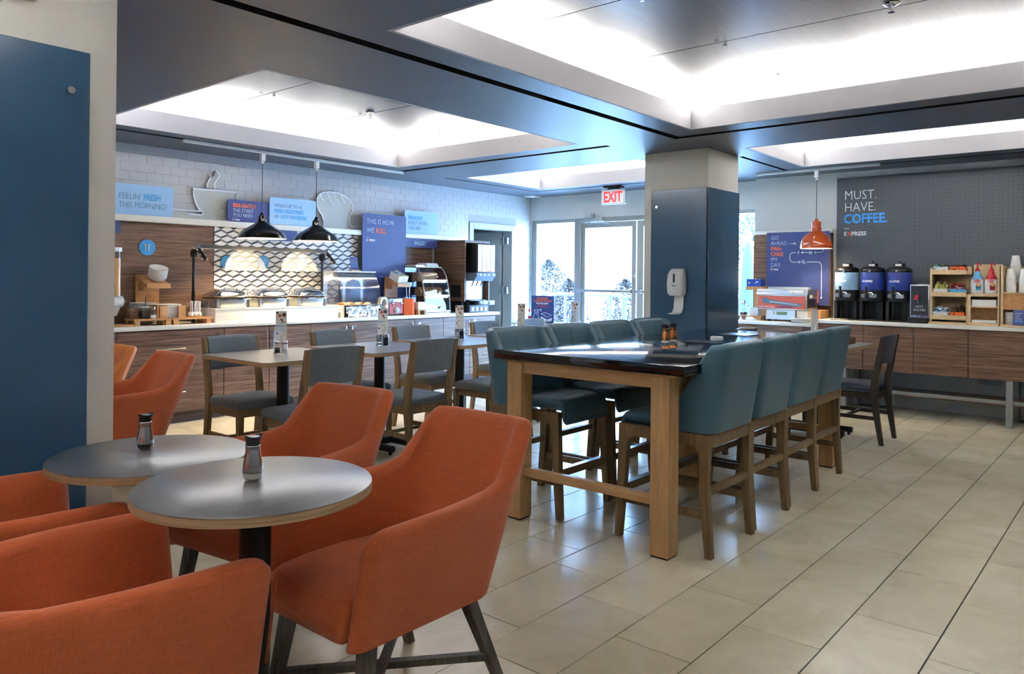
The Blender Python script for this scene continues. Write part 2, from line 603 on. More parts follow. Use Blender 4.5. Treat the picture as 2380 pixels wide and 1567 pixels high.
# ---- ceiling: soffit with coffers and dark reveals
CX = [(-1.8, 1.4), (2.53, 5.72), (6.85, 8.32)]
CY = [(-0.3, 2.93), (4.10, 6.53)]
GRO = [(-2.0, 3.17, 6.04, 3.25), (5.96, -0.6, 6.04, 3.17), (1.9, 6.73, 6.02, 6.80), (5.94, 3.90, 6.02, 6.73),
       (6.7, 6.75, 8.56, 6.79), (8.51, 3.95, 8.56, 6.75), (7.29, 3.17, 8.62, 3.215), (8.57, -0.6, 8.62, 3.17)]
xs = sorted({XN, 9.45, *[v for a in CX for v in a], *[g[0] for g in GRO], *[g[2] for g in GRO]})
ys = sorted({YN, 7.6, *[v for a in CY for v in a], *[g[1] for g in GRO], *[g[3] for g in GRO]})
b = B()


def kindof(x, y):
    for a in CX:
        for c in CY:
            if a[0] < x < a[1] and c[0] < y < c[1]: return 'C'
    for g in GRO:
        if g[0] < x < g[2] and g[1] < y < g[3]: return 'G'
    return 'S'


for x0, x1 in zip(xs, xs[1:]):
    for y0, y1 in zip(ys, ys[1:]):
        kd = kindof((x0 + x1) / 2, (y0 + y1) / 2)
        if kd == 'C': continue
        b.mi = 0 if kd == 'S' else 1
        z = ZC if kd == 'S' else ZC + 0.05
        b.face([b.bm.verts.new(p) for p in ((x0, y0, z), (x0, y1, z), (x1, y1, z), (x1, y0, z))])
b.mi = 1
for g in GRO:
    x0, y0, x1, y1 = g
    for p, q in (((x0, y0), (x1, y0)), ((x1, y0), (x1, y1)), ((x1, y1), (x0, y1)), ((x0, y1), (x0, y0))):
        b.face([b.bm.verts.new(v) for v in ((*p, ZC), (*q, ZC), (*q, ZC + 0.05), (*p, ZC + 0.05))])
ce = struct(obj('ceiling', b, ['ceiling', 'reveal'], None, smooth=False, fix=False))
OUT = 0.27
for a in CX:
    for c in CY:
        x0, x1 = a; y0, y1 = c
        b = B()                                            # lip of the opening
        t = 0.025
        b.box(x0 - t, y0 - t, ZC - 0.001, x1 + t, y0, 2.752); b.box(x0 - t, y1, ZC - 0.001, x1 + t, y1 + t, 2.752)
        b.box(x0 - t, y0, ZC - 0.001, x0, y1, 2.752); b.box(x1, y0, ZC - 0.001, x1 + t, y1, 2.752)
        obj('coffer_lip', b, 'coffer_white', ce)
        b = B()                                            # cavity: trough floor, walls, top
        X0, X1, Y0, Y1 = x0 - OUT, x1 + OUT, y0 - OUT, y1 + OUT
        b.box(X0, Y0, 2.62, X1, y0 - t, 2.64); b.box(X0, y1 + t, 2.62, X1, Y1, 2.64)
        b.box(X0, y0 - t, 2.62, x0 - t, y1 + t, 2.64); b.box(x1 + t, y0 - t, 2.62, X1, y1 + t, 2.64)
        b.box(X0 - .02, Y0 - .02, 2.62, X0, Y1 + .02, 3.0); b.box(X1, Y0 - .02, 2.62, X1 + .02, Y1 + .02, 3.0)
        b.box(X0, Y0 - .02, 2.62, X1, Y0, 3.0); b.box(X0, Y1, 2.62, X1, Y1 + .02, 3.0)
        b.box(X0 - .02, Y0 - .02, 3.0, X1 + .02, Y1 + .02, 3.02)
        obj('coffer_cavity', b, 'cavity_white', ce)
        nb = 3 if x1 - x0 > 2 else 2
        wdt = (x1 - x0 - 0.06) / nb
        for i in range(nb):
            px = x0 + 0.03 + wdt * i
            obj('coffer_panel', B().box(px + 0.005, y0 + 0.02, 2.90, px + wdt - 0.005, y1 - 0.02, 2.915), 'coffer_panel', ce)
        # fixing studs of the panels
        for i in range(nb + 1):
            for sy in (y0 + 0.75, y1 - 0.75):
                for dx in (-0.06, 0.06):
                    px = x0 + 0.03 + wdt * i + dx
                    if x0 + 0.05 < px < x1 - 0.05:
                        obj('panel_stud', B().cyl((px, sy, 2.888), (px, sy, 2.90), 0.013, n=10), 'steel', ce)
        # lamp strips lying in the trough
        def strips(lo, hi, f):
            L = hi - lo; n = max(1, round(L / 1.25)); s = L / n
            for i in range(n):
                q0, q1 = lo + s * i + 0.07, lo + s * (i + 1) - 0.07
                d = f(q0, q1)
                bx('light_strip', d, 'strip_light', ce)
        m = 0.14
        strips(x0, x1, lambda p, q: (p, y0 - m - .02, 2.66, q, y0 - m + .02, 2.69))
        strips(x0, x1, lambda p, q: (p, y1 + m - .02, 2.66, q, y1 + m + .02, 2.69))
        strips(y0, y1, lambda p, q: (x0 - m - .02, p, 2.66, x0 - m + .02, q, 2.69))
        strips(y0, y1, lambda p, q: (x1 + m - .02, p, 2.66, x1 + m + .02, q, 2.69))

# ---- walls
DX0, DX1, DH = 7.87, 8.73, 2.07       # doorway in the buffet wall
b = B()
b.box(XN, YB, 0, DX0, YB + 0.14, ZC); b.box(DX1, YB, 0, 9.45, YB + 0.14, ZC); b.box(DX0, YB, DH, DX1, YB + 0.14, ZC)
wb = struct(obj('wall_buffet', b, 'wall_grout'))
tw, th = 0.160, 0.0855
tiles = []
for r in range(0, 31):
    z1 = ZC - 0.003 - th * r; z0 = z1 - th
    if z0 < 0: break
    i = 0
    x = 2.60 + (0.08 if r % 2 else 0)
    while x < XB:
        a0, a1 = x, min(x + tw, XB)
        x += tw
        zz0 = z0
        if a0 < 7.79 and z1 <= 1.86: continue
        if z0 < DH + 0.1 and a1 > DX0 - 0.08 and a0 < DX1 + 0.08:
            if a0 < DX0 - 0.08: a1 = DX0 - 0.08
            elif a1 > DX1 + 0.08: a0 = DX1 + 0.08
            else: continue
        if a1 - a0 < 0.02: continue
        q = project((a0 + a1) / 2, YB, (z0 + z1) / 2)
        vis = q[0] > 268 and 300 < q[1] < 780
        tiles.append((0 if vis else 1, q[2], a0, a1, z0, z1))
tiles.sort()
tm = {}
rest = B()
for n_, t in enumerate(tiles):
    _, _, a0, a1, z0, z1 = t
    if n_ < 298 and t[0] == 0:
        wd = round(a1 - a0, 3)
        if wd not in tm:
            tm[wd] = B().box(0.0008, -0.003, 0.0008, wd - 0.0008, 0.002, th - 0.0008, 0.0008, 1).mesh('wall_tile')
        link('wall_tile', tm[wd], 'wall_tile', wb, (a0, YB, z0))
    else:
        rest.box(a0 + 0.0008, YB - 0.003, z0 + 0.0008, a1 - 0.0008, YB + 0.002, z1 - 0.0008)
tag(obj('wall_tile_field', rest, 'wall_tile', wb), kind='stuff')

# doorway frame, corridor and open door
fr = B()
for x0, x1 in ((DX0 - 0.07, DX0 + 0.015), (DX1 - 0.015, DX1 + 0.07)):
    fr.box(x0, YB - 0.02, 0, x1, YB + 0.16, DH + 0.07, 0.004, 1)
fr.box(DX0 + 0.015, YB - 0.02, DH - 0.015, DX1 - 0.015, YB + 0.16, DH + 0.07, 0.004, 1)
struct(obj('trim_1', fr, 'wall_grey'))
b = B()
b.box(7.2, 8.95, 0, 9.45, 9.05, 2.5); b.box(7.1, YB + .14, 0, 7.2, 9.05, 2.5); b.box(9.35, YB + .14, 0, 9.45, 9.05, 2.5)
b.box(7.1, YB + .14, 2.5, 9.45, 9.05, 2.56)
struct(obj('wall_corridor', b, 'wall_grey'))
d = struct(bx('door_2', (DX1 - 0.06, YB + 0.17, 0.01, DX1 - 0.02, YB + 0.98, DH - 0.02), 'wall_grey'))
for z in (0.3, 1.12, 1.86):
    hb = B().box(DX1 - 0.075, YB + 0.02, z, DX1 - 0.014, YB + 0.17, z + 0.10, 0.002, 1)
    hb.cyl((DX1 - 0.075, YB + 0.10, z - 0.01), (DX1 - 0.075, YB + 0.10, z + 0.11), 0.009)
    obj('hinge', hb, 'steel_brushed', d)

# door wall (aluminium shop front)
HZ = 2.24
b = B()
b.box(XB, YCW, HZ, XB + 0.2, YB, ZC); b.box(XB, YB - 0.015, 0, XB + 0.2, YB + 0.14, HZ)
struct(obj('wall_door', b, 'wall_paint'))
b = B()
b.box(XCW, YN, 0, XB + 0.25, YCW, ZC)
wcf = struct(obj('wall_coffee', b, 'wall_paint'))
struct(bx('wall_near', (XN - 0.1, YN, 0, XN, YB, ZC), 'wall_paint'))
struct(bx('wall_far_side', (XN, YN - 0.1, 0, 9.4, YN, ZC), 'wall_paint'))


def frame(name, y0, y1, z0, z1, fy0, fy1, fz0, fz1, x0=XB + 0.02, x1=XB + 0.12, pane=True, mat='alu_frame'):
    """rectangular frame with its pane: y0<y1; f* are the frame widths"""
    b = B()
    b.box(x0, y0, z0, x1, y0 + fy0, z1, 0.003, 1); b.box(x0, y1 - fy1, z0, x1, y1, z1, 0.003, 1)
    b.box(x0, y0 + fy0, z1 - fz1, x1, y1 - fy1, z1, 0.003, 1)
    b.box(x0, y0 + fy0, z0, x1, y1 - fy1, z0 + fz0, 0.003, 1)
    o = struct(obj(name, b, mat))
    if pane:
        bx('pane', ((x0 + x1) / 2 - .004, y0 + fy0, z0 + fz0, (x0 + x1) / 2 + .004, y1 - fy1, z1 - fz1), 'pane', o)
    return o


frame('window_1', 6.54, 7.38, 0.02, HZ, 0.045, 0.085, 0.12, 0.05)
struct(obj('trim_2', B().box(XB + 0.0, 6.46, 0.02, XB + 0.13, 6.54, HZ, 0.004, 1), 'alu_frame'))
d1 = frame('door_1', 5.545, 6.455, 0.02, HZ - 0.07, 0.065, 0.055, 0.2, 0.075, XB + 0.03, XB + 0.08)
d3 = frame('door_3', 4.60, 5.525, 0.02, HZ - 0.07, 0.065, 0.1, 0.2, 0.075, XB + 0.03, XB + 0.08)
struct(obj('trim_3', B().box(XB, 4.58, HZ - 0.065, XB + 0.13, 6.46, HZ, 0.004, 1), 'alu_frame'))
frame('window_2', YCW, 4.58, 0.02, HZ, 0.03, 0.06, 0.12, 0.04)
for dd, ya, yb in ((d1, 5.60, 6.50), (d3, 4.66, 5.50)):
    pb = B().box(XB - 0.045, ya, 1.165, XB - 0.015, yb, 1.205, 0.006, 2)
    pb.box(XB - 0.02, ya, 1.16, XB + 0.03, ya + 0.04, 1.21); pb.box(XB - 0.02, yb - 0.06, 1.16, XB + 0.03, yb - 0.02, 1.21)
    obj('push_bar', pb, 'alu', dd)
lk = B().cyl((XB + 0.012, 5.575, 1.40), (XB + 0.032, 5.575, 1.40), 0.028, n=20); lk.cyl((XB + 0.004, 5.575, 1.40), (XB + 0.014, 5.575, 1.40), 0.014, n=14)
obj('lock', lk, 'steel_brushed', d1)
cl = B().box(XB - 0.06, 6.05, HZ - 0.06, XB - 0.003, 6.36, HZ - 0.0, 0.008, 2)
cl.bar((XB - 0.04, 6.28, HZ - 0.085), (XB - 0.10, 5.98, HZ - 0.10), 0.02, 0.012)
cl.cyl((XB - 0.04, 6.22, HZ - 0.0), (XB - 0.04, 6.22, HZ + 0.05), 0.022)
cl.cyl((XB - 0.04, 6.28, HZ - 0.10), (XB - 0.04, 6.28, HZ - 0.05), 0.02)
cl.bar((XB - 0.10, 5.98, HZ - 0.10), (XB + 0.03, 5.96, HZ - 0.10), 0.02, 0.012)
obj('door_closer', cl, 'alu', d1)

# ---- columns with blue glass cladding
struct(bx('wall_column', (6.62, 3.22, 0, 7.29, 3.89, ZC), 'pillar'))
struct(bx('wall_pillar', (0.62, 3.22, 0, 1.322, 3.89, ZC), 'pillar'))


def standoffs(o, pts, ax):
    for p in pts:
        b = B()
        if ax == 'X': b.cyl((p[0] - 0.022, p[1], p[2]), (p[0] + 0.02, p[1], p[2]), 0.014, n=14)
        else: b.cyl((p[0], p[1] - 0.022, p[2]), (p[0], p[1] + 0.02, p[2]), 0.014, n=14)
        obj('standoff', b, 'steel', o)


g = T('column_cladding', 'blue glass panel on the column face that carries the soap dispenser', 'panel', (6.595, 3.505, 0.12))
obj('glass_sheet', B().box(-0.006, -0.293, 0, 0.006, 0.295, 2.10, 0.003, 1), 'blue_glass', g)
standoffs(g, [(-0.004, 0.225, 1.94), (-0.004, 0.225, 0.16), (-0.004, -0.225, 0.16)], 'X')
g = T('column_cladding', 'deep blue glass panel on the column face turned to the coffee counter', 'panel', (6.925, 3.196, 0.12))
obj('glass_sheet', B().box(-0.337, -0.006, 0, 0.337, 0.006, 2.10, 0.003, 1), 'blue_glass', g)
standoffs(g, [(0.28, -0.004, 1.94), (0.28, -0.004, 0.16), (-0.28, -0.004, 0.16)], 'Y')
g = T('column_cladding', 'tall dark blue glass panel on the pillar behind the round tables', 'panel', (0.91, 3.196, 0.12))
obj('glass_sheet', B().box(-0.30, -0.006, 0, 0.302, 0.006, 2.10, 0.003, 1), 'blue_glass', g)
standoffs(g, [(0.228, -0.004, 1.94), (-0.228, -0.004, 1.94), (0.228, -0.004, 0.16), (-0.228, -0.004, 0.16)], 'Y')
solo(bx('sensor_box', (0.86, 3.17, 2.375, 1.03, 3.22, 2.46), 'white_plastic', bev=0.006),
     'small white box fixed to the pillar above the blue glass', 'sensor')

# ---- outside
struct(bx('ground_outside', (9.40, -6, -0.10, 40, 30, -0.02), 'snow_ground'))
def railing(x, y0, y1, label):
    t = T('handrail', label, 'railing', (x, 0, -0.02), 0, 'outdoor handrails')
    z = 1.05
    n = 8
    loop = []
    for cy, cz, a0 in ((y1 - .12, z - .12, 0), (y0 + .12, z - .12, 90), (y0 + .12, .42, 180), (y1 - .12, .42, 270)):
        for i in range(n + 1):
            a = math.radians(a0 + 90 * i / n)
            loop.append((0, cy + .12 * math.cos(a), cz + .12 * math.sin(a)))
    obj('rail', B().tube(loop, 0.035, 10, closed=True), 'rail_paint', t)
    y = y0 + 0.35
    while y < y1 - 0.1:
        obj('post', B().cyl((0, y, 0), (0, y, z - 0.03), 0.03, n=10), 'rail_paint', t)
        y += 1.1
railing(12.2, 5.62, 7.6, 'snow-pale tubular handrail outside the glass door')
railing(12.9, 8.0, 12.2, 'pale tubular handrail outside the window beside the door')
railing(12.5, 2.4, 4.7, 'far pale handrail on the ramp behind the column')


def bush(x, y, z0, rx, rz, n, mat, label, seed):
    r = random.Random(seed)
    t = T('shrub', label, 'shrub', (x, y, -0.02), 0)
    b = B()
    for i in range(n):
        a = r.random() * 2 * PI; u = r.random() ** 0.45; h = r.random()
        k = math.sin(PI * min(1, 0.18 + h * 0.82)) ** 0.8
        p = Vector((rx * u * k * math.cos(a), rx * u * k * math.sin(a), z0 + rz * h))
        d = Vector((r.uniform(-1, 1), r.uniform(-1, 1), r.uniform(-.2, 1))).normalized() * r.uniform(.04, .10)
        s = d.orthogonal().normalized() * r.uniform(.015, .035)
        v = [b.bm.verts.new(q) for q in (p - s * .3, p + d * .5 - s, p + d, p + d * .5 + s)]
        b.face(v)
    obj('foliage', b, mat, t, fix=False)
    b = B()
    for i in range(7):
        a = r.random() * 2 * PI
        b.cyl((0.05 * math.cos(a), 0.05 * math.sin(a), 0), (rx * .6 * math.cos(a), rx * .6 * math.sin(a), z0 + rz * .6), 0.02, 0.008, 6)
    obj('stem', b, 'leaf', t)


bush(14.6, 11.2, 0.0, 0.75, 1.8, 4200, 'leaf', 'tall bare brownish shrub outside the window by the buffet wall', 3)
bush(14.3, 10.38, 0.0, 0.5, 1.35, 2400, 'leaf', 'lower twiggy shrub next to the window mullion outside', 4)
bush(15.0, 9.3, 0.0, 0.55, 1.35, 2400, 'leaf', 'reddish bare shrub behind the handrail outside the glass door', 5)
bush(14.2, 6.2, 0.3, 1.3, 2.7, 4000, 'leaf_green', 'pale green conifer outside the window beside the pancake counter', 6)
u = T('parasol', 'closed blue-grey parasol outside the window beside the pancake counter', 'parasol', (12.3, 5.25, -0.02))
obj('canopy', B().lathe([(0.03, 2.0), (0.08, 1.8), (0.13, 1.2), (0.17, 0.75), (0.11, 0.7)], 10), 'umbrella_cloth', u, ang=10)
obj('pole', B().cyl((0, 0, 0), (0, 0, 2.05), 0.022), 'alu', u)


# ================================================================== furniture
def smooth(t):
    t = max(0.0, min(1.0, t))
    return t * t * (3 - 2 * t)


def upath(xf, w, xr, r, nf=12, nc=10, nb=10):
    """plan of a U: from front of +y arm round the back to front of -y arm"""
    p = [(xf + (xr + r - xf) * (i / nf) ** 1.5, w) for i in range(nf)]
    p += [(xr + r + r * math.cos(PI / 2 + PI / 2 * i / nc), w - r + r * math.sin(PI / 2 + PI / 2 * i / nc)) for i in range(nc + 1)]
    y1 = w - r
    p += [(xr, y1 - 2 * y1 * i / nb) for i in range(1, nb)]
    q = [(x, -y) for x, y in p[:nf + nc + 1]][::-1]
    return p + q


def shell(path, zt, zb, lean, th, endr, levels=7, curve=None):
    """upholstered wall following a plan path; zt(i,x,y) top height, lean(x,y) -> shift per metre of height"""
    n = len(path)
    s = [0.0]
    for a, c in zip(path, path[1:]): s.append(s[-1] + math.dist(a, c))
    L = s[-1]
    loops = []
    grid = []
    for i, (x, y) in enumerate(path):
        a = path[max(i - 1, 0)]; c = path[min(i + 1, n - 1)]
        tx, ty = c[0] - a[0], c[1] - a[1]
        l = math.hypot(tx, ty); tx /= l; ty /= l
        nx, ny = ty, -tx
        d = min(s[i], L - s[i])
        kf = 1.0 if d >= endr else math.sqrt(max(0.02, 1 - ((endr - d) / endr) ** 2))
        o = th / 2 * kf
        cr = endr * 1.5
        kc = 1.0 if d >= cr else math.sqrt(max(0.0, 1 - ((cr - d) / cr) ** 2))
        top = zt(i, x, y) - cr * (1 - kc) * 0.85
        r = min(th / 2, o)
        lx, ly = lean(x, y)

        def pt(off, z):
            h = z - zb
            ex = curve(x, y, z) if curve else 0
            return (x + nx * (off + ex) + lx * h, y + ny * (off + ex) + ly * h, z)
        ring = [pt(o, zb + (top - r - zb) * j / levels) for j in range(levels + 1)]
        ring += [pt(o * math.cos(PI * j / 6), top - r + r * math.sin(PI * j / 6)) for j in range(1, 6)]
        ring += [pt(-o, zb + (top - r - zb) * (1 - j / levels)) for j in range(levels + 1)]
        loops.append(ring)
        grid.append(lambda off, z, pt=pt, o=o: pt(o * off, z))
    b = B()
    b.loft(loops)
    return b, grid


# ---- orange armchair --------------------------------------------------------
def make_armchair(name, label, cloth):
    t = T(name, label, 'armchair')
    path = upath(0.33, 0.218, -0.255, 0.10, 14, 12, 10)
    ARM, TOP = 0.675, 0.865

    def zt(i, x, y):
        k = min(i, len(path) - 1 - i)          # 0 at front .. grows to the back
        q = (k - 12.5) / 7.5
        z = ARM + (TOP - ARM) * smooth(q) - 0.012 * (1 - abs(k - 0) / 14 if k < 14 else 0)
        return z

    def lean(x, y):
        wgt = smooth((0.06 - x) / 0.29)
        return (-0.39 * wgt, (0.20 * (1 - wgt) + 0.05 * wgt) * (1 if y > 0 else -1) * min(1, abs(y) / 0.2))
    b, grid = shell(path, zt, 0.33, lean, 0.062, 0.05)
    sh = obj('shell', b, cloth, t, ang=60)
    for sd in (0, 1):                          # diagonal piped seam on the outside and inside of each arm
        for off in (1.02, -1.02):
            pts = []
            for j in range(13):
                k = 4 + (len(path) // 2 - 12 - 4) * j / 12.0
                i0 = int(k); f = k - i0
                z = 0.61 - 0.235 * j / 12.0
                g0 = grid[i0 if sd == 0 else len(path) - 1 - i0](off, z)
                g1 = grid[i0 + 1 if sd == 0 else len(path) - 2 - i0](off, z)
                pts.append(tuple(a + (c - a) * f for a, c in zip(g0, g1)))
            obj('seam', B().tube(pts, 0.004, 5), cloth, sh)
    b = B()                                     # seat cushion with rounded front
    loops = []
    for x, z0, z1, w in ((-0.25, .36, .455, .185), (-0.15, .335, .463, .195), (0.05, .335, .474, .197), (0.2, .335, .472, .198), (0.28, .335, .463, .198), (0.318, .335, .445, .198), (0.335, .345, .42, .197), (0.338, .37, .395, .194)):
        r = 0.03
        loops.append([(x, u, v) for u, v in rrect(-w, z0, w, z1, min(r, (z1 - z0) / 2.1), 4)])
    b.loft(loops)
    obj('seat', b, cloth, t, ang=60)
    for sx, sy in ((1, 1), (1, -1), (-1, 1), (-1, -1)):
        p1 = (0.235 if sx > 0 else -0.16, 0.185 * sy, 0.345)
        p0 = (0.285 if sx > 0 else -0.30, 0.225 * sy, 0.0)
        obj('leg', B().post(p0, p1, 0.03, 0.03, 0.045, 0.045), 'oak_grey', t)
    zc = 0.13

    def at(sx, sy):
        f = zc / 0.345
        return Vector(((0.285 if sx > 0 else -0.30) * (1 - f) + (0.235 if sx > 0 else -0.16) * f, sy * (0.225 * (1 - f) + 0.185 * f), zc))
    obj('stretcher', B().bar(at(1, 1), at(-1, -1), 0.028, 0.022), 'oak_grey', t)
    obj('stretcher', B().bar(at(1, -1) + Vector((0, 0, -.022)), at(-1, 1) + Vector((0, 0, -.022)), 0.028, 0.022), 'oak_grey', t)
    return t


# chair origin is 0.41 in front of the back's top edge
oc = make_armchair('tub_armchair', 'orange woven armchair facing the light round table, near the bar table', 'orange_cloth')
oc.location = (1.64, 1.90, 0); oc.rotation_euler = (0, 0, PI)
dup(oc, (1.74, 2.71, 0), PI + math.radians(8), 'orange woven armchair between the round tables and the grey dining chairs')
dup(oc, (0.757, 1.985, 0), 0, 'orange woven armchair facing the light round table from the pillar side')
dup(oc, (0.74, 2.71, 0), 0, 'orange woven armchair between the dark round table and the blue glass pillar')
dup(oc, (1.90, 4.78, 0), PI, 'orange woven armchair standing past the pillar before the drawers')
o2 = make_armchair('leather_armchair', 'tan orange leather armchair half hidden behind the pillar', 'orange_leather')
o2.location = (1.88, 5.55, 0); o2.rotation_euler = (0, 0, PI)


# ---- round tables -----------------------------------------------------------
def round_table(label, loc, z, r, top):
    t = T('round_table', label, 'table', loc)
    n = 64
    obj('table_top', B().lathe([(r - 0.004, z - 0.0025), (r - 0.001, z - 0.002), (r - 0.001, z - 0.001), (r - 0.003, z)], n), top, t, ang=60)
    obj('edge_band', B().lathe([(r - 0.008, z - 0.027), (r, z - 0.025), (r, z - 0.003), (r - 0.004, z - 0.0025)], n), 'ply_edge', t, ang=60)
    obj('post', B().cyl((0, 0, 0.05), (0, 0, z - 0.03), 0.042, n=24), 'black_metal', t)
    obj('mount_plate', B().box(-0.16, -0.025, z - 0.034, 0.16, 0.025, z - 0.027).box(-0.025, -0.16, z - 0.034, 0.025, 0.16, z - 0.027), 'black_metal', t)
    obj('base', B().lathe([(0.135, 0), (0.14, 0.012), (0.10, 0.035), (0.05, 0.055)], 40), 'black_metal', t)
    return t


round_table('small round table with pale sheen and plywood edge, holding a salt shaker', (1.144, 1.875, 0), 0.795, 0.312, 'laminate_dark')
round_table('small round dark table with plywood edge beside the blue glass pillar', (1.178, 2.56, 0), 0.762, 0.312, 'laminate_dark')


# ---- pour-top shakers -------------------------------------------------------
def shaker(label, loc, body, fill, sc=1.0, rz=0.0, group=None, src={}):
    key = (body, fill)
    if key not in src:
        t = T('shaker', label, 'shaker', loc, rz, group)
        g = 1.0
        obj('glass_base', B().lathe([(0.024, 0), (0.030, 0.004), (0.0335, 0.018), (0.034, 0.030)], 28, cap=True), 'clear', t, ang=60)
        obj('filling', B().lathe([(0.022, 0.006), (0.0285, 0.010), (0.0315, 0.022), (0.031, 0.027)], 24), fill, t, ang=60)
        obj('body', B().lathe([(0.0342, 0.029), (0.0345, 0.036), (0.031, 0.065), (0.0255, 0.095), (0.0245, 0.112), (0.0255, 0.116), (0.0255, 0.121), (0.0245, 0.122)], 28), body, t, ang=50)
        b = B()
        n = 28
        lp = []
        for r, z, dz in ((0.0245, 0.122, 0), (0.0245, 0.138, 0), (0.029, 0.150, 0.004), (0.0285, 0.1525, 0.004), (0.024, 0.149, 0.001)):
            lp.append([((r + (0.005 if (math.cos(2 * PI * i / n) > .85 and z > .145) else 0)) * math.cos(2 * PI * i / n), r * math.sin(2 * PI * i / n),
                        z + dz * math.cos(4 * PI * i / n)) for i in range(n)])
        b.loft(lp)
        cap = obj('cap', b, 'black_plastic', t, ang=60)
        obj('cap_disc', B().lathe([(0.022, 0.1500), (0.022, 0.1508)], 24), 'steel', cap)
        for ch_ in KIDS[t.name]:
            ch_.data.transform(Matrix.Scale(0.8, 4))
            for g_ in KIDS.get(ch_.name, []): g_.data.transform(Matrix.Scale(0.8, 4))
        src[key] = t
        return t
    return dup(src[key], loc, rz, label, group)


shaker('steel salt shaker with black pour cap on the pale round table', (1.153, 1.905, 0.795), 'steel_shaker', 'salt')
shaker('steel pepper shaker with black pour cap on the dark round table', (1.185, 2.63, 0.762), 'steel_shaker', 'pepper')


# ---- square dining tables ---------------------------------------------------
def make_table(name, label):
    t = T(name, label, 'table')
    z = 0.80
    hx, hy, r = 0.40, 0.41, 0.05
    obj('table_top', B().prism(rrect(-hx, -hy, hx, hy, r), XY, z - 0.0035, z), 'laminate', t)
    obj('edge_band', B().prism(rrect(-hx - .001, -hy - .001, hx + .001, hy + .001, r), XY, z - 0.028, z - 0.0035), 'ply_edge', t)
    obj('post', B().cyl((0, 0, 0.08), (0, 0, z - 0.03), 0.043, n=24), 'black_metal', t)
    obj('mount_plate', B().box(-0.2, -0.03, z - 0.036, 0.2, 0.03, z - 0.028).box(-0.03, -0.2, z - 0.036, 0.03, 0.2, z - 0.028), 'black_metal', t)
    for sx in (-1, 1):
        b = B().cyl((0.115 * sx, -0.30, 0.045), (0.115 * sx, 0.30, 0.045), 0.026, n=18)
        for y in (-0.27, 0.27): b.cyl((0.115 * sx, y, 0), (0.115 * sx, y, 0.03), 0.014, n=10)
        obj('base_tube', b, 'black_metal', t)
    obj('base_bridge', B().box(-0.14, -0.06, 0.03, 0.14, 0.06, 0.085, 0.006, 1), 'black_metal', t)
    return t


dt = make_table('dining_table', 'square dining table with pale sheen, nearest the orange armchairs in its row')
DTX = [3.10, 3.98, 4.90, 5.80, 6.70]
DTL = [None, 'square dark dining table, second in the row counted from the orange armchairs',
       'square dark dining table, third in the row counted from the orange armchairs',
       'square dark dining table, fourth in the row counted from the orange armchairs',
       'square dining table at the window end of the row along the buffet']
dt.location = (DTX[0], 4.74, 0)
for i in range(1, 5): dup(dt, (DTX[i], 4.74, 0), 0, DTL[i], None)
dup(dt, (7.0, 2.36, 0), 0, 'square dark dining table between the column and the coffee counter')


# ---- grey dining chairs -----------------------------------------------------
def make_chair(name, label, cloth, wd):
    t = T(name, label, 'chair')
    W = 0.205
    for s in (-1, 1):
        obj('leg', B().post((0.205, s * 0.205, 0), (0.205, s * 0.205, 0.425), 0.03, 0.03, 0.042, 0.042), wd, t)
        b = B()
        pr = [(-0.275, 0), (-0.235, 0.25), (-0.215, 0.44), (-0.225, 0.55), (-0.285, 0.90)]
        wx = [0.032, 0.046, 0.058, 0.055, 0.036]
        b.loft([[(x + a * w_ / 2, s * W + c * 0.0165, z) for a, c in ((-1, -1), (1, -1), (1, 1), (-1, 1))] for (x, z), w_ in zip(pr, wx)])
        obj('back_post', b, wd, t)
        obj('side_rail', B().box(-0.20, s * 0.2 - 0.012, 0.375, 0.19, s * 0.2 + 0.012, 0.43), wd, t)
        obj('side_stretcher', B().box(-0.235, s * 0.2 - 0.009, 0.20, 0.20, s * 0.2 + 0.009, 0.232), wd, t)
    obj('front_rail', B().box(0.185, -0.185, 0.375, 0.21, 0.185, 0.43), wd, t)
    obj('rear_rail', B().box(-0.225, -0.19, 0.375, -0.20, 0.19, 0.43), wd, t)
    obj('cross_stretcher', B().box(0.0, -0.19, 0.205, 0.022, 0.19, 0.227), wd, t)
    b = B()                                      # padded seat
    loops = []
    for z, ins in ((0.430, 0.006), (0.436, 0.0), (0.468, 0.0), (0.482, 0.010), (0.490, 0.035), (0.494, 0.09)):
        loops.append([(x, y, z) for x, y in rrect(-0.205 + ins, -0.222 + ins, 0.228 - ins, 0.222 - ins, 0.035, 4)])
    b.loft(loops)
    st = obj('seat', b, cloth, t, ang=60)
    obj('seat_piping', B().tube([(x, y, 0.437) for x, y in rrect(-0.206, -0.223, 0.229, 0.223, 0.035, 4)], 0.004, 6, closed=True), cloth, st)
    b = B()                                      # padded back panel wrapped between the posts
    loops = []
    for i in range(9):
        y = -0.19 + 0.38 * i / 8
        bow = 0.018 * (1 - (y / 0.19) ** 2)
        z0, z1 = 0.672, 0.905 + bow * 0.3

        def bxp(z): return -0.225 - 0.06 * (z - 0.55) / 0.35
        pf = []
        for dx, z in ((-0.012, z0), (-0.016, z0 + .02), (-0.016, (z0 + z1) / 2), (-0.015, z1 - .02), (-0.008, z1), (0.008, z1), (0.022, z1 - .02), (0.030, (z0 + z1) / 2), (0.024, z0 + .02), (0.012, z0)):
            pf.append((bxp(z) + dx - bow, y, z))
        loops.append(pf)
    b.loft(loops)
    obj('back_pad', b, cloth, t, ang=60)
    return t


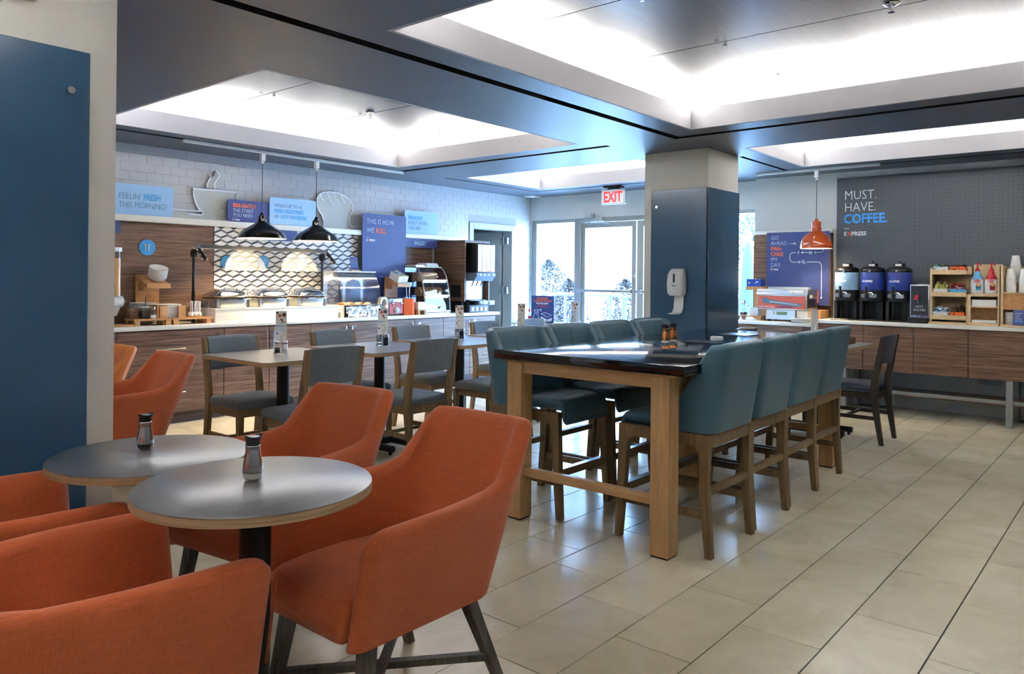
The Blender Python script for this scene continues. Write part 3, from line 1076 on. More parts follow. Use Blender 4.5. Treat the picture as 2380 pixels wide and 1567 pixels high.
ch = make_chair('dining_chair', 'grey upholstered oak chair tucked under the pale dining table, counter side', 'grey_cloth', 'oak_brown')
RZF, RZN = -PI / 2, PI / 2
ch.location = (3.02, 5.025, 0); ch.rotation_euler = (0, 0, RZF)
GC = 'grey dining chairs along the buffet tables'
ch['group'] = GC
nth = ['second', 'third', 'fourth']
for i, x in enumerate((3.95, 4.83, 5.86)):
    dup(ch, (x, 5.03, 0), RZF, 'grey upholstered oak chair, counter side of the %s dining table from the armchairs' % nth[i], GC)
dup(ch, (6.62, 5.03, 0), RZF, 'grey upholstered oak chair at the window-end dining table, counter side', GC)
dup(ch, (3.00, 4.29, 0), RZN, 'grey upholstered oak chair behind an orange armchair, its back to the bar table', GC)
dup(ch, (3.89, 4.30, 0), RZN, 'grey upholstered oak chair on the bar-table side of the second dining table', GC)
dup(ch, (4.82, 4.30, 0), RZN, 'grey upholstered oak chair on the bar-table side of the third dining table', GC)
cd = make_chair('dining_chair', 'dark chair with navy vinyl seat standing before the coffee counter', 'navy_vinyl', 'oak_dark')
cd.location = (7.02, 2.02, 0); cd.rotation_euler = (0, 0, RZN)
dup(cd, (6.96, 2.70, 0), RZF, 'dark navy vinyl chair between the column and its square table')


# ---- bar table --------------------------------------------------------------
t = T('bar_table', 'long counter-height table with black stone top and maple legs', 'table', (0, 0, 0))
X0, X1, Y0, Y1 = 3.27, 5.93, 1.70, 2.895
obj('table_top', B().box(X0, Y0, 0.90, X1, Y1, 0.95, 0.003, 2), 'granite', t)
obj('sub_top', B().box(X0 + .03, Y0 + .06, 0.886, X1 - .03, Y1 - .05, 0.90), 'maple_h', t)
LG = 0.103
for lx in (3.306, 5.74):
    for ly in (1.797, 2.722):
        lg = obj('leg', B().box(lx, ly, 0.008, lx + LG, ly + LG, 0.886, 0.003, 1), 'maple', t)
        obj('foot_pad', B().box(lx + .006, ly + .006, 0, lx + LG - .006, ly + LG - .006, 0.008), 'black_plastic', lg)
for lx in (3.306, 5.74):
    obj('end_apron', B().box(lx + .016, 1.90, 0.825, lx + .045, 2.722, 0.886), 'maple_h', t)
    obj('end_rail', B().box(lx + .03, 1.90, 0.245, lx + .065, 2.722, 0.295, 0.002, 1), 'maple_h', t)
for ly in (1.815, 2.785):
    obj('side_apron', B().box(3.409, ly, 0.825, 5.74, ly + .025, 0.886), 'birch', t)
obj('centre_post', B().box(4.50, 2.24, 0.01, 4.62, 2.38, 0.886, 0.003, 1), 'maple', t)
for (gx, gy) in ((4.14, 2.42), (5.10, 2.40)):
    solo(obj('power_grommet', B().lathe([(0.045, 0), (0.045, 0.004), (0.038, 0.006)], 28, (gx, gy, 0.95)), 'white_plastic'),
         'white round socket cover on the black bar top, %s' % ('by the copper shakers' if gx < 4.5 else 'towards the column'), 'socket cover')
solo(bx('place_card', (4.56, 2.17, 0.9505, 4.74, 2.40, 0.953), 'dark_screen'), 'dark flat mat lying beside the copper shakers', 'mat')
solo(bx('place_card', (5.38, 2.30, 0.9505, 5.62, 2.52, 0.953), 'dark_screen'), 'dark flat mat on the column end of the bar table', 'mat')
s = shaker('copper salt shaker with black cap on the bar table, one of a pair', (4.33, 2.385, 0.95), 'copper', 'salt', group='copper shakers')
dup(s, (4.46, 2.40, 0.95), 0.4, 'copper salt shaker with black cap on the bar table, one of a pair', 'copper shakers')


# ---- counter stools ---------------------------------------------------------
def make_stool(name, label, group):
    t = T(name, label, 'bar stool', group=group)
    HW = 0.243
    for s in (-1, 1):
        y = s * HW
        # front leg with its curved corner into the side rail
        b = B()
        pr = [(0.255, 0), (0.235, 0.30), (0.225, 0.50), (0.222, 0.60)]
        wx = [0.034, 0.046, 0.052, 0.056]
        b.loft([[(x + a * w_ / 2, y + c * 0.019, z) for a, c in ((-1, -1), (1, -1), (1, 1), (-1, 1))] for (x, z), w_ in zip(pr, wx)])
        lg = obj('leg', b, 'oak_brown', t)
        obj('foot_pad', B().cyl((0.255, y, -0.0), (0.255, y, 0.012), 0.013, n=10), 'black_plastic', lg)
        b = B()
        pr = [(-0.262, 0), (-0.235, 0.30), (-0.232, 0.50), (-0.236, 0.60)]
        b.loft([[(x + a * w_ / 2, y + c * 0.019, z) for a, c in ((-1, -1), (1, -1), (1, 1), (-1, 1))] for (x, z), w_ in zip(pr, wx)])
        lg = obj('leg', b, 'oak_brown', t)
        obj('foot_pad', B().cyl((-0.262, y, 0.0), (-0.262, y, 0.012), 0.013, n=10), 'black_plastic', lg)
        # rail with arched under-edge
        n = 6
        poly = [(-0.209, 0.60)]
        for i in range(n + 1):
            a = PI - PI / 2 * i / n
            poly.append((-0.159 + 0.05 * math.cos(a), 0.49 + 0.05 * math.sin(a)))
        for i in range(n + 1):
            a = PI / 2 - PI / 2 * i / n
            poly.append((0.149 + 0.05 * math.cos(a), 0.49 + 0.05 * math.sin(a)))
        poly.append((0.195, 0.60))
        obj('side_rail', B().prism(poly, lambda u, v, d: (u, d, v), y - 0.019, y + 0.019), 'oak_brown', t)
        obj('side_stretcher', B().box(-0.235, y - 0.010, 0.185, 0.235, y + 0.010, 0.225), 'oak_brown', t)
    obj('rear_rail', B().box(-0.258, -0.224, 0.535, -0.215, 0.224, 0.60), 'oak_brown', t)
    obj('rear_stretcher', B().box(-0.252, -0.224, 0.30, -0.225, 0.224, 0.335), 'oak_brown', t)
    fs = obj('footrest', B().box(0.225, -0.224, 0.235, 0.255, 0.224, 0.275), 'oak_brown', t)
    obj('kick_plate', B().box(0.222, -0.222, 0.2752, 0.257, 0.222, 0.278), 'steel_brushed', fs)
    # seat cushion with waterfall front
    b = B()
    loops = []
    for x, z0, z1, w_ in ((-0.20, .603, .655, .20), (0.0, .603, .672, .218), (0.16, .603, .668, .222), (0.238, .603, .655, .222), (0.250, .535, .645, .221), (0.262, .525, .625, .221), (0.266, .53, .59, .219)):
        r = min(0.028, (z1 - z0) / 2.2)
        loops.append([(x, u, v) for u, v in rrect(-w_, z0, w_, z1, r, 4)])
    b.loft(loops)
    obj('seat', b, 'teal_vinyl', t, ang=60)
    # back with wings that taper upwards
    path = upath(-0.045, 0.236, -0.248, 0.055, 14, 8, 12)
    TOPZ = 1.05

    def zt(i, x, y):
        k = min(i, len(path) - 1 - i)
        q = (-0.045 - x) / 0.148 if k < 14 else 1.0
        z = 0.655 + (TOPZ - 0.012 - 0.655) * min(1, q) ** 0.75
        if k > 13: z = TOPZ - 0.012 + 0.014 * smooth((k - 13) / 10.0)
        return z

    def lean(x, y):
        return (-0.16 - 0.16 * smooth((-0.06 - x) / 0.14) * 0.0, 0.012 * (1 if y > 0 else -1) * min(1, abs(y) / 0.2))
    b, grid = shell(path, zt, 0.605, lean, 0.062, 0.03, 8)
    bk = obj('back', b, 'teal_vinyl', t, ang=60)
    pts = [g(1.0, 0.608) for g in grid]
    obj('back_piping', B().tube(pts, 0.0055, 6), 'teal_piping', bk)
    for sgn in (-1, 1):                       # stitched seams where the wings join the inside back
        i0 = len(path) // 2 - sgn * 7
        obj('stitch', B().tube([grid[i0](-1.02, 0.66 + 0.36 * j / 8) for j in range(9)], 0.0018, 5), 'navy_vinyl', bk)
    return t


SG1, SG2 = 'teal stools on the coffee side of the bar table', 'teal stools on the buffet side of the bar table'
pos = ['nearest the orange armchairs', 'second from the orange armchairs', 'third from the orange armchairs', 'nearest the column']
st = make_stool('counter_stool', 'teal stool on the coffee side of the bar table, ' + pos[0], SG1)
st.location = (3.72, 1.925, 0); st.rotation_euler = (0, 0, PI / 2)
for i in range(1, 4):
    dup(st, (3.72 + 0.555 * i, 1.925 + 0.017 * i, 0), PI / 2, 'teal stool on the coffee side of the bar table, ' + pos[i], SG1)
for i in range(4):
    dup(st, (3.72 + 0.555 * i, 2.825, 0), -PI / 2, 'teal stool on the buffet side of the bar table, ' + pos[i], SG2)


# ---- condiment caddies with menu cards --------------------------------------
def make_caddy(name, label, glassy):
    t = T(name, label, 'caddy')
    b = B()
    for z in (0.012, 0.035):
        b.tube([(x, y, z) for x, y in rrect(-0.052, -0.03, 0.052, 0.03, 0.029, 5)], 0.0022, 6, closed=True)
    for x in (-0.048, 0.048, 0): b.cyl((x, -0.03 if x == 0 else 0, 0.002), (x, -0.03 if x == 0 else 0, 0.037), 0.002, n=6)
    for x, y in ((-0.036, -0.022), (0.036, -0.022), (-0.036, 0.022), (0.036, 0.022)): b.ball((x, y, 0.006), 0.006, n=8, m=6)
    b.cyl((0, 0.0, 0.012), (0, 0.0, 0.125), 0.002, n=6)
    b.torus((0, 0, 0.148), 0.023, 0.0018, 18, 6, 'Y')
    obj('wire_rack', b, 'chrome', t)
    for i, x in enumerate((-0.026, 0.026)):
        if glassy:
            j = obj('jar', B().lathe([(0.019, 0.010), (0.0215, 0.014), (0.0215, 0.07), (0.017, 0.078)], 18, (x, 0, 0)), 'clear', t, ang=60)
            obj('filling', B().lathe([(0.0195, 0.013), (0.0195, 0.045 if i == 0 else 0.068)], 16, (x, 0, 0)), 'pepper' if i == 0 else 'salt', j)
            obj('lid', B().lathe([(0.0175, 0.078), (0.021, 0.083), (0.021, 0.092), (0.013, 0.100)], 18, (x, 0, 0)), 'chrome', j, ang=50)
        else:
            j = obj('jar', B().lathe([(0.0215, 0.010), (0.0215, 0.074)], 18, (x, 0, 0)), 'steel_brushed' if i == 0 else 'black_plastic', t, ang=50)
            obj('lid', B().lathe([(0.0225, 0.074), (0.0225, 0.096), (0.018, 0.099)], 18, (x, 0, 0)), 'chrome', j, ang=50)
    return t


def make_card(name, label, group):
    t = T(name, label, 'menu card', group=group)
    obj('sheet', B().box(-0.038, -0.0012, 0, 0.038, 0.0012, 0.225), 'white_paper', t)
    def disc(x, z, r, mt, n=14):
        obj('print', B().cyl((x, -0.0016, z), (x, -0.0011, z), r, n=n), mt, t)
    disc(-0.010, 0.192, 0.012, 'text_orange'); disc(0.020, 0.198, 0.016, 'silhouette'); disc(0.020, 0.198, 0.014, 'brown_stuff')
    disc(0.002, 0.164, 0.008, 'red_packet'); disc(0.010, 0.150, 0.007, 'red_packet'); disc(-0.028, 0.213, 0.008, 'dark_screen')
    text('BREAKFAST', t, (-0.033, -0.002, 0.115), 0.0115, 'text_cyan', bold=0.01)
    for z, l in ((0.104, 0.04), (0.09, 0.06), (0.082, 0.052)):
        obj('print', B().box(-0.033, -0.0016, z, -0.033 + l, -0.0011, z + 0.003), 'text_pale', t)
    obj('print', B().box(-0.033, -0.0016, 0.06, -0.022, -0.0011, 0.070), 'sign_navy', t)
    return t


CADS = [(3.10, 4.77, 'on the pale dining table'), (4.00, 4.73, 'on the second dining table'), (4.95, 4.80, 'on the third dining table'),
        (5.80, 4.78, 'on the fourth dining table'), (6.70, 4.78, 'on the window-end dining table'), (7.0, 2.36, 'on the table before the coffee counter')]
cA = make_caddy('shaker_caddy', 'wire caddy with two glass salt and pepper jars ' + CADS[0][2], True)
cA.location = (CADS[0][0], CADS[0][1], 0.8); cA.rotation_euler = (0, 0, -0.75)
cB = make_caddy('shaker_caddy', 'wire caddy with steel and black shakers ' + CADS[1][2], False)
cB.location = (CADS[1][0], CADS[1][1], 0.8); cB.rotation_euler = (0, 0, -0.75)
mc = make_card('menu_card', 'white breakfast menu card held in the caddy ' + CADS[0][2], 'menu cards in the caddies')
mc.location = (CADS[0][0], CADS[0][1], 0.882); mc.rotation_euler = (0, 0, -0.62)
for i in range(2, 6):
    dup(cB if i < 5 else cA, (CADS[i][0], CADS[i][1], 0.8), -0.75 + 0.3 * i, 'wire caddy with two shakers ' + CADS[i][2])
CARDS = [(i, -0.62 if i < 5 else 1.2) for i in range(1, 6)]


# ================================================================== buffet side
ct = solo(bx('countertop', (1.84, 6.80, 0.862, 7.79, 7.395, 0.90), 'quartz', bev=0.003), 'long white stone worktop of the buffet counter', 'countertop')


def door_front(parent, x0, x1, z0, z1, handle, hx=0, hz=0, lock=None, name='door'):
    d = bx(name, (x0 + 0.003, 6.835, z0 + 0.003, x1 - 0.003, 6.853, z1 - 0.003), 'walnut', parent, bev=0.001, seg=1)
    if handle == 'v':
        b = B().cyl((hx, 6.812, hz - 0.14), (hx, 6.812, hz + 0.14), 0.007, n=10)
        for z in (hz - 0.1, hz + 0.1): b.cyl((hx, 6.812, z), (hx, 6.836, z), 0.005, n=8)
        obj('handle', b, 'steel', d)
    if handle == 'h':
        b = B().cyl((hx - 0.14, 6.812, hz), (hx + 0.14, 6.812, hz), 0.007, n=10)
        for x in (hx - 0.1, hx + 0.1): b.cyl((x, 6.812, hz), (x, 6.836, hz), 0.005, n=8)
        obj('handle', b, 'steel', d)
    if lock:
        obj('lock', B().cyl((lock[0], 6.826, lock[1]), (lock[0], 6.836, lock[1]), 0.013, n=16), 'steel', d)
    return d


def cab(label, x0, x1):
    t = T('base_cabinet', label, 'cabinet', (0, 0, 0), 0, 'walnut base cabinets of the buffet')
    bx('carcass', (x0 + .001, 6.853, 0.10, x1 - .001, 7.395, 0.862), 'walnut_dark', t)
    bx('toe_kick', (x0 + .001, 6.885, 0.0, x1 - .001, 7.38, 0.10), 'walnut_dark', t)
    return t


c1 = cab('walnut base cabinet with two wide drawers next to the chafing dishes\' end', 2.83, 3.82)
door_front(c1, 2.83, 3.82, 0.465, 0.852, 'h', 3.29, 0.685, (3.755, 0.80), 'drawer')
door_front(c1, 2.83, 3.82, 0.10, 0.465, 'h', 3.29, 0.285, (3.755, 0.41), 'drawer')
c0 = cab('walnut drawer cabinet behind the orange armchairs, at the cereal end', 1.84, 2.83)
door_front(c0, 1.84, 2.83, 0.465, 0.852, 'h', 2.33, 0.685, (2.77, 0.80), 'drawer')
door_front(c0, 1.84, 2.83, 0.10, 0.465, 'h', 2.33, 0.285, (2.77, 0.41), 'drawer')
for x0, lb in ((3.82, 'below the chafing dishes'), (4.80, 'below the warming case'), (5.78, 'below the toaster'), (6.76, 'below the juice machine')):
    c = cab('walnut two-door base cabinet ' + lb, x0, x0 + 0.98)
    xm = x0 + 0.49
    door_front(c, x0, xm, 0.10, 0.852, 'v', xm - 0.045, 0.67)
    door_front(c, xm, x0 + 0.98, 0.10, 0.852, 'v', xm + 0.04, 0.67, (xm + 0.085, 0.80))

# ---- back panels and ledge
solo(bx('backsplash_panel', (1.84, 7.352, 0.90, 3.985, 7.372, 1.852), 'walnut'), 'wide walnut back panel behind the plates and cereal', 'panel')
solo(bx('backsplash_panel', (6.50, 7.352, 0.90, 7.05, 7.372, 1.852), 'walnut'), 'narrow walnut back panel behind the bakery case', 'panel')
solo(bx('trim_strip', (7.052, 7.355, 0.90, 7.09, 7.394, 1.852), 'alu'), 'upright aluminium strip between bakery panel and juice cabinet', 'trim strip')
solo(bx('ledge', (1.9, 7.28, 1.853, 7.66, 7.394, 1.912), 'quartz', bev=0.003), 'white ledge running along the wall above the buffet', 'shelf')

# ---- rhombus mosaic
mos = T('mosaic_panel', 'black, grey and white cube-pattern tile splashback behind the chafing dishes', 'splashback', (0, 0, 0))
bx('backing', (3.988, 7.352, 0.90, 5.81, 7.372, 1.852), 'rhomb_dark', mos)
RW, RH, RD = 0.14, 0.058, 0.0215
rme = B().prism([(-RW / 2, 0), (0, -RH / 2), (RW / 2, 0), (0, RH / 2)], XZ, -0.006, 0).mesh('white_tile', smooth=False)
b = B()
b.mi = 0; b.prism([(-RW / 2, 0), (-RW / 2, -RD), (0, -RH / 2 - RD), (0, -RH / 2)], XZ, -0.0045, 0)
b.mi = 1; b.prism([(0, -RH / 2), (0, -RH / 2 - RD), (RW / 2, -RD), (RW / 2, 0)], XZ, -0.0045, 0)
cme = b.mesh('dark_tile', smooth=False)


def clipped(poly, x0, x1, z0, z1):
    def cut(p, ax, lim, keep):
        o = []
        for i in range(len(p)):
            a, c = p[i - 1], p[i]
            ia, ic = keep(a[ax], lim), keep(c[ax], lim)
            if ia != ic:
                t_ = (lim - a[ax]) / (c[ax] - a[ax]); o.append(tuple(a[k] + (c[k] - a[k]) * t_ for k in (0, 1)))
            if ic: o.append(c)
        return o
    for ax, lim, kp in ((0, x0, lambda v, l: v >= l), (0, x1, lambda v, l: v <= l), (1, z0, lambda v, l: v >= l), (1, z1, lambda v, l: v <= l)):
        if poly: poly = cut(poly, ax, lim, kp)
    return poly


rp = RH / 2 + RD
row = 0
z = 1.852 - 0.02
while z > 0.90 - RH:
    x = 3.988 + (RW / 2 if row % 2 else 0)
    while x < 5.81 + RW / 2:
        inside = 3.988 <= x - RW / 2 and x + RW / 2 <= 5.81 and z + RH / 2 <= 1.852 and z - RH / 2 - RD >= 0.90
        if inside:
            link('white_tile', rme, 'rhomb_white', mos, (x, 7.352, z))
            link('dark_tile', cme, ['rhomb_grey', 'rhomb_dark'], mos, (x, 7.352, z))
        else:
            for nm, pl, mt, dp in (('white_tile', [(-RW / 2, 0), (0, -RH / 2), (RW / 2, 0), (0, RH / 2)], 'rhomb_white', .006),
                                   ('dark_tile', [(-RW / 2, 0), (-RW / 2, -RD), (0, -RH / 2 - RD), (0, -RH / 2)], 'rhomb_grey', .0045)):
                p = clipped([(x + u, z + v) for u, v in pl], 3.988, 5.81, 0.90, 1.852)
                if len(p) > 2: obj(nm, B().prism(p, XZ, 7.352 - dp, 7.352), mt, mos, smooth=False)
        x += RW
    z -= rp
    row += 1


# ---- signs over the ledge
def sign(name, label, x0, x1, z0, z1, y, mat, r=0.025, th=0.012):
    t = T(name, label, 'sign', (x0, y, z0))
    obj('board', B().prism(rrect(0, 0, x1 - x0, z1 - z0, r), XZ, 0, th), mat, t)
    return t


def express(t, x, z, s, face='-Y', y=-0.002):
    """dash and the word EXPRESS with its orange X"""
    f = (lambda a: (x + a, y, z)) if face == '-Y' else (lambda a: (y, x - a, z))
    text('E', t, f(0), s, 'text_white', face, 0.02)
    text('X', t, f(s * 0.62), s, 'text_orange', face, 0.02)
    text('PRESS', t, f(s * 1.30), s, 'text_white', face, 0.02)
    p = f(0)
    b = B()
    if face == '-Y': b.box(p[0], y, z + s * 1.25, p[0] + s * 0.9, y + .001, z + s * 1.36)
    else: b.box(y, p[1] - s * 0.9, z + s * 1.25, y + .001, p[1], z + s * 1.36)
    obj('dash', b, 'text_white', t)


s = sign('ledge_sign', 'light blue sign FEELIN\' FRESH THIS MORNING? on the ledge', 2.80, 3.54, 1.915, 2.20, 7.31, 'sign_sky')
text("FEELIN'", s, (0.23, -0.002, 0.145), 0.078, 'text_slate', sx=0.82)
text('FRESH', s, (0.455, -0.002, 0.145), 0.078, 'text_cyan', bold=0.015, sx=0.76)
text('THIS MORNING?', s, (0.23, -0.002, 0.065), 0.078, 'text_slate', sx=0.78)
s = sign('ledge_sign', 'navy sign EGG-XACTLY THE START YOU NEED standing before the cup cutout', 4.105, 4.60, 1.915, 2.14, 7.30, 'sign_navy')
text('EGG-XACTLY', s, (0.055, -0.002, 0.150), 0.054, 'text_orange', bold=0.015, sx=0.80)
text('THE START', s, (0.055, -0.002, 0.098), 0.054, 'text_pale', sx=0.86)
text('YOU NEED', s, (0.055, -0.002, 0.050), 0.054, 'text_pale', sx=0.86)
express(s, 0.055, 0.012, 0.021)
s = sign('ledge_sign', 'light blue sign WAKE UP TO A FRESH SELECTION OF HOT FAVORITES', 4.58, 5.175, 1.915, 2.205, 7.285, 'sign_sky')
text('WAKE UP TO A', s, (0.055, -0.002, 0.185), 0.056, 'text_slate', sx=0.88)
text('FRESH SELECTION', s, (0.055, -0.002, 0.125), 0.056, 'text_cyan', bold=0.015, sx=0.80)
text('OF', s, (0.055, -0.002, 0.065), 0.056, 'text_slate', sx=0.86)
text('HOT FAVORITES', s, (0.135, -0.002, 0.065), 0.056, 'text_cyan', bold=0.015, sx=0.79)
s = sign('wall_sign', 'tall navy sign THIS IS HOW WE ROLL behind the warming case', 5.815, 6.505, 1.02, 2.12, 7.262, 'sign_navy')
text('THIS IS HOW', s, (0.06, -0.002, 0.975), 0.088, 'text_pale', sx=0.83)
text('WE', s, (0.06, -0.002, 0.868), 0.088, 'text_pale', sx=0.85)
text('ROLL', s, (0.20, -0.002, 0.868), 0.088, 'text_orange', bold=0.02, sx=0.80)
express(s, 0.06, 0.765, 0.034)
s = sign('ledge_sign', 'light blue sign BREAKFAST READY WHEN YOU ARE above the bakery', 6.505, 7.085, 1.915, 2.205, 7.29, 'sign_sky')
text('BREAKFAST', s, (0.06, -0.002, 0.178), 0.068, 'text_cyan', bold=0.015, sx=0.70)
text('READY WHEN', s, (0.06, -0.002, 0.115), 0.068, 'text_slate', sx=0.76)
text('YOU ARE', s, (0.06, -0.002, 0.048), 0.068, 'text_slate', sx=0.76)
s = sign('header_sign', 'navy BAKERY header strip under the ledge', 6.495, 7.065, 1.735, 1.85, 7.275, 'sign_navy', 0.012)
text('BAKERY', s, (0.16, -0.002, 0.032), 0.075, 'sign_sky', bold=0.02, sx=0.78)
sign('header_sign', 'plain navy header strip under the ledge between the black lamps', 4.33, 4.92, 1.735, 1.85, 7.275, 'sign_navy', 0.012)
sign('header_sign', 'plain navy header strip under the ledge at the cereal end', 2.45, 3.035, 1.735, 1.85, 7.275, 'sign_navy', 0.012)


def icon(label, x, z, r=0.076, y=7.340):
    t = T('round_sign', label, 'sign', (x, y, z))
    obj('disc', B().cyl((0, 0, 0), (0, 0.010, 0), r, n=40), 'sign_blue', t)
    return t


def line(t, pts, r=0.0028, mat='text_white', name='symbol'):
    obj(name, B().tube(pts, r, 5), mat, t)


ic = icon('round blue sign with fork and knife on the walnut panel', 3.31, 1.615)
for dx in (-0.014, -0.007, 0.0): line(ic, [(-0.012 + dx, -0.001, 0.036), (-0.012 + dx, -0.001, 0.014)])
line(ic, [(-0.026, -0.001, 0.016), (-0.019, -0.001, 0.004), (-0.012, -0.001, 0.016)])
line(ic, [(-0.022, -0.001, 0.006), (-0.022, -0.001, -0.036)]); line(ic, [(-0.015, -0.001, 0.006), (-0.015, -0.001, -0.036)])
line(ic, [(0.010, -0.001, 0.036), (0.010, -0.001, -0.036)]); line(ic, [(0.022, -0.001, 0.034), (0.023, -0.001, 0.004), (0.017, -0.001, 0.0), (0.017, -0.001, -0.036)])
ic = icon('round blue sign with egg outline on the tile splashback', 4.125, 1.492, 0.068, 7.335)
line(ic, [(0.026 * math.cos(a) * (1 - .15 * math.sin(a)), -0.001, 0.034 * math.sin(a)) for a in [2 * PI * i / 20 for i in range(21)]])
ic = icon('round blue sign with sausage outline on the tile splashback', 4.54, 1.497, 0.068, 7.335)
line(ic, [(0.018, -0.001, 0.036), (0.026, -0.001, 0.030), (0.024, -0.001, -0.004), (0.006, -0.001, -0.026), (-0.022, -0.001, -0.032), (-0.028, -0.001, -0.022),
          (-0.012, -0.001, -0.014), (0.006, -0.001, 0.004), (0.012, -0.001, 0.030), (0.018, -0.001, 0.036)])
ic = icon('round blue sign above the last chafing dish on the tile splashback', 5.02, 1.50, 0.068, 7.335)
line(ic, [(0.03 * math.cos(a), -0.001, 0.03 * math.sin(a)) for a in [2 * PI * i / 16 for i in range(17)]])

# cup cutout with steam
t = T('cup_cutout', 'grey coffee cup cutout with white outline and steam on the ledge', 'cutout', (0, 7.372, 0))
bowl = [(3.765, 2.222), (3.775, 2.15), (3.80, 2.075), (3.835, 2.015), (3.875, 1.985), (3.86, 1.965), (3.72, 1.962), (3.72, 1.915), (4.235, 1.915), (4.21, 1.965), (4.145, 1.985), (4.18, 2.03), (4.22, 2.10), (4.245, 2.222)]
obj('cup_board', B().prism(bowl, XZ, 0, 0.014), 'silhouette', t)
obj('saucer_board', B().box(3.55, 0, 1.915, 3.72, 0.014, 1.998), 'silhouette', t)
ol = [(x, -0.002, z) for x, z in [(3.55, 1.998), (3.86, 1.998), (3.878, 1.99), (3.835, 2.015), (3.80, 2.075), (3.775, 2.15), (3.765, 2.222), (4.245, 2.222), (4.22, 2.10)]]
obj('outline', B().tube(ol, 0.0085, 6), 'text_white', t)
obj('outline', B().tube([(3.72, -0.002, 1.962), (3.86, -0.002, 1.962), (3.878, -0.002, 1.985)], 0.0085, 6), 'text_white', t)
cl_ = [(3.921, 2.237), (3.914, 2.275), (3.933, 2.316), (3.952, 2.346), (3.948, 2.364), (3.933, 2.38)]
cr_ = [(4.001, 2.242), (3.989, 2.277), (4.011, 2.325), (4.04, 2.362), (4.044, 2.387), (4.025, 2.411), (4.007, 2.427)]
obj('steam_board', B().prism(cl_ + [(3.962, 2.346), (3.994, 2.377)] + cr_[::-1], XZ, 0, 0.014), 'silhouette', t)
for q in (cl_, cr_): obj('outline', B().tube([(x, -0.002, z) for x, z in q], 0.0085, 6), 'text_white', t)
obj('outline', B().torus((4.085, -0.002, 1.995), 0.022, 0.005, 16, 6, 'Y'), 'text_white', t)

# toast cutout
t = T('bread_cutout', 'grey bread loaf cutout with white outline on the ledge', 'cutout', (0, 7.372, 0))
ot = [(5.33, 1.915), (5.335, 2.0), (5.31, 2.06), (5.265, 2.11), (5.235, 2.17), (5.235, 2.23), (5.265, 2.29), (5.32, 2.325), (5.42, 2.34), (5.54, 2.335), (5.63, 2.31), (5.70, 2.27), (5.745, 2.21), (5.745, 2.15), (5.72, 2.10), (5.70, 2.06), (5.705, 1.985), (5.73, 1.955), (5.80, 1.95), (5.80, 1.915)]
obj('loaf_board', B().prism(ot, XZ, 0, 0.014), 'silhouette', t)
obj('outline', B().tube([(x, -0.002, z) for x, z in ot[1:19]], 0.0085, 6), 'text_white', t)
for x0, z0, x1, z1 in ((5.28, 2.29, 5.335, 2.215), (5.37, 2.335, 5.455, 2.18), (5.455, 2.34, 5.56, 2.18), (5.57, 2.325, 5.64, 2.21)):
    obj('slash', B().tube([(x0, -0.002, z0), ((x0 + x1) / 2 - .012, -0.002, (z0 + z1) / 2 + .01), (x1, -0.002, z1)], 0.0085, 6), 'text_white', t)

# ---- lighting track and black pendants
def track(label, p0, p1, th=0.018):
    t = T('lighting_track', label, 'track', (0, 0, 0))
    obj('rail', B().box(min(p0[0], p1[0]) - th, min(p0[1], p1[1]) - th, ZC - 0.028, max(p0[0], p1[0]) + th, max(p0[1], p1[1]) + th, ZC - 0.001, 0.003, 1), 'white_plastic', t)
    return t


track('white ceiling track over the buffet', (3.38, 6.76), (5.98, 6.76))
track('white ceiling track over the pancake machine', (8.53, 2.24), (8.53, 3.52))


def pendant(label, x, y, zb, prof, shade, watts, group=None, rim=None):
    t = T('pendant_lamp', label, 'lamp', (x, y, zb), 0, group)
    top = prof[-1][1]
    n = 48
    b = B()
    th = 0.004
    b.mi = 0
    loops = [[(r * math.cos(2 * PI * i / n), r * math.sin(2 * PI * i / n), z) for i in range(n)] for r, z in prof]
    b.loft(loops, cap=False)
    b.face([b.bm.verts.new(p) for p in loops[-1]])
    b.mi = 1
    ins = [[((r - th) * math.cos(2 * PI * i / n), (r - th) * math.sin(2 * PI * i / n), z) for i in range(n)] for r, z in prof if r > 0.06]
    b.loft(ins, cap=False)
    b.loft([loops[0], ins[0]], cap=False)
    b.face([b.bm.verts.new(p) for p in ins[-1]])
    obj('shade', b, [shade, 'shade_inside'], t, ang=40, fix=False)
    obj('socket', B().lathe([(0.02, top), (0.02, top + 0.02), (0.008, top + 0.035)], 16), shade, t)
    obj('cord', B().cyl((0, 0, top + 0.03), (0, 0, ZC - 0.11 - zb), 0.0035, n=8), 'black_plastic', t)
    cn = B().box(-0.022, -0.022, ZC - 0.105 - zb, 0.022, 0.022, ZC - 0.030 - zb, 0.004, 1)
    cn.cyl((0, 0, ZC - 0.13 - zb), (0, 0, ZC - 0.105 - zb), 0.012, n=12)
    obj('track_adapter', cn, 'white_plastic', t)
    obj('bulb', B().ball((0, 0, 0.07), 0.034), 'bulb', t, ang=80)
    ld = bpy.data.lights.new('lamp_light', 'SPOT')
    ld.energy = watts; ld.color = (1.0, 0.76, 0.46); ld.spot_size = math.radians(128); ld.spot_blend = 0.6; ld.shadow_soft_size = 0.035
    lo = bpy.data.objects.new('lamp_light', ld); put(lo, t)
    lo.location = (0, 0, 0.03)
    KIDS.setdefault(t.name, []).append(lo)
    return t


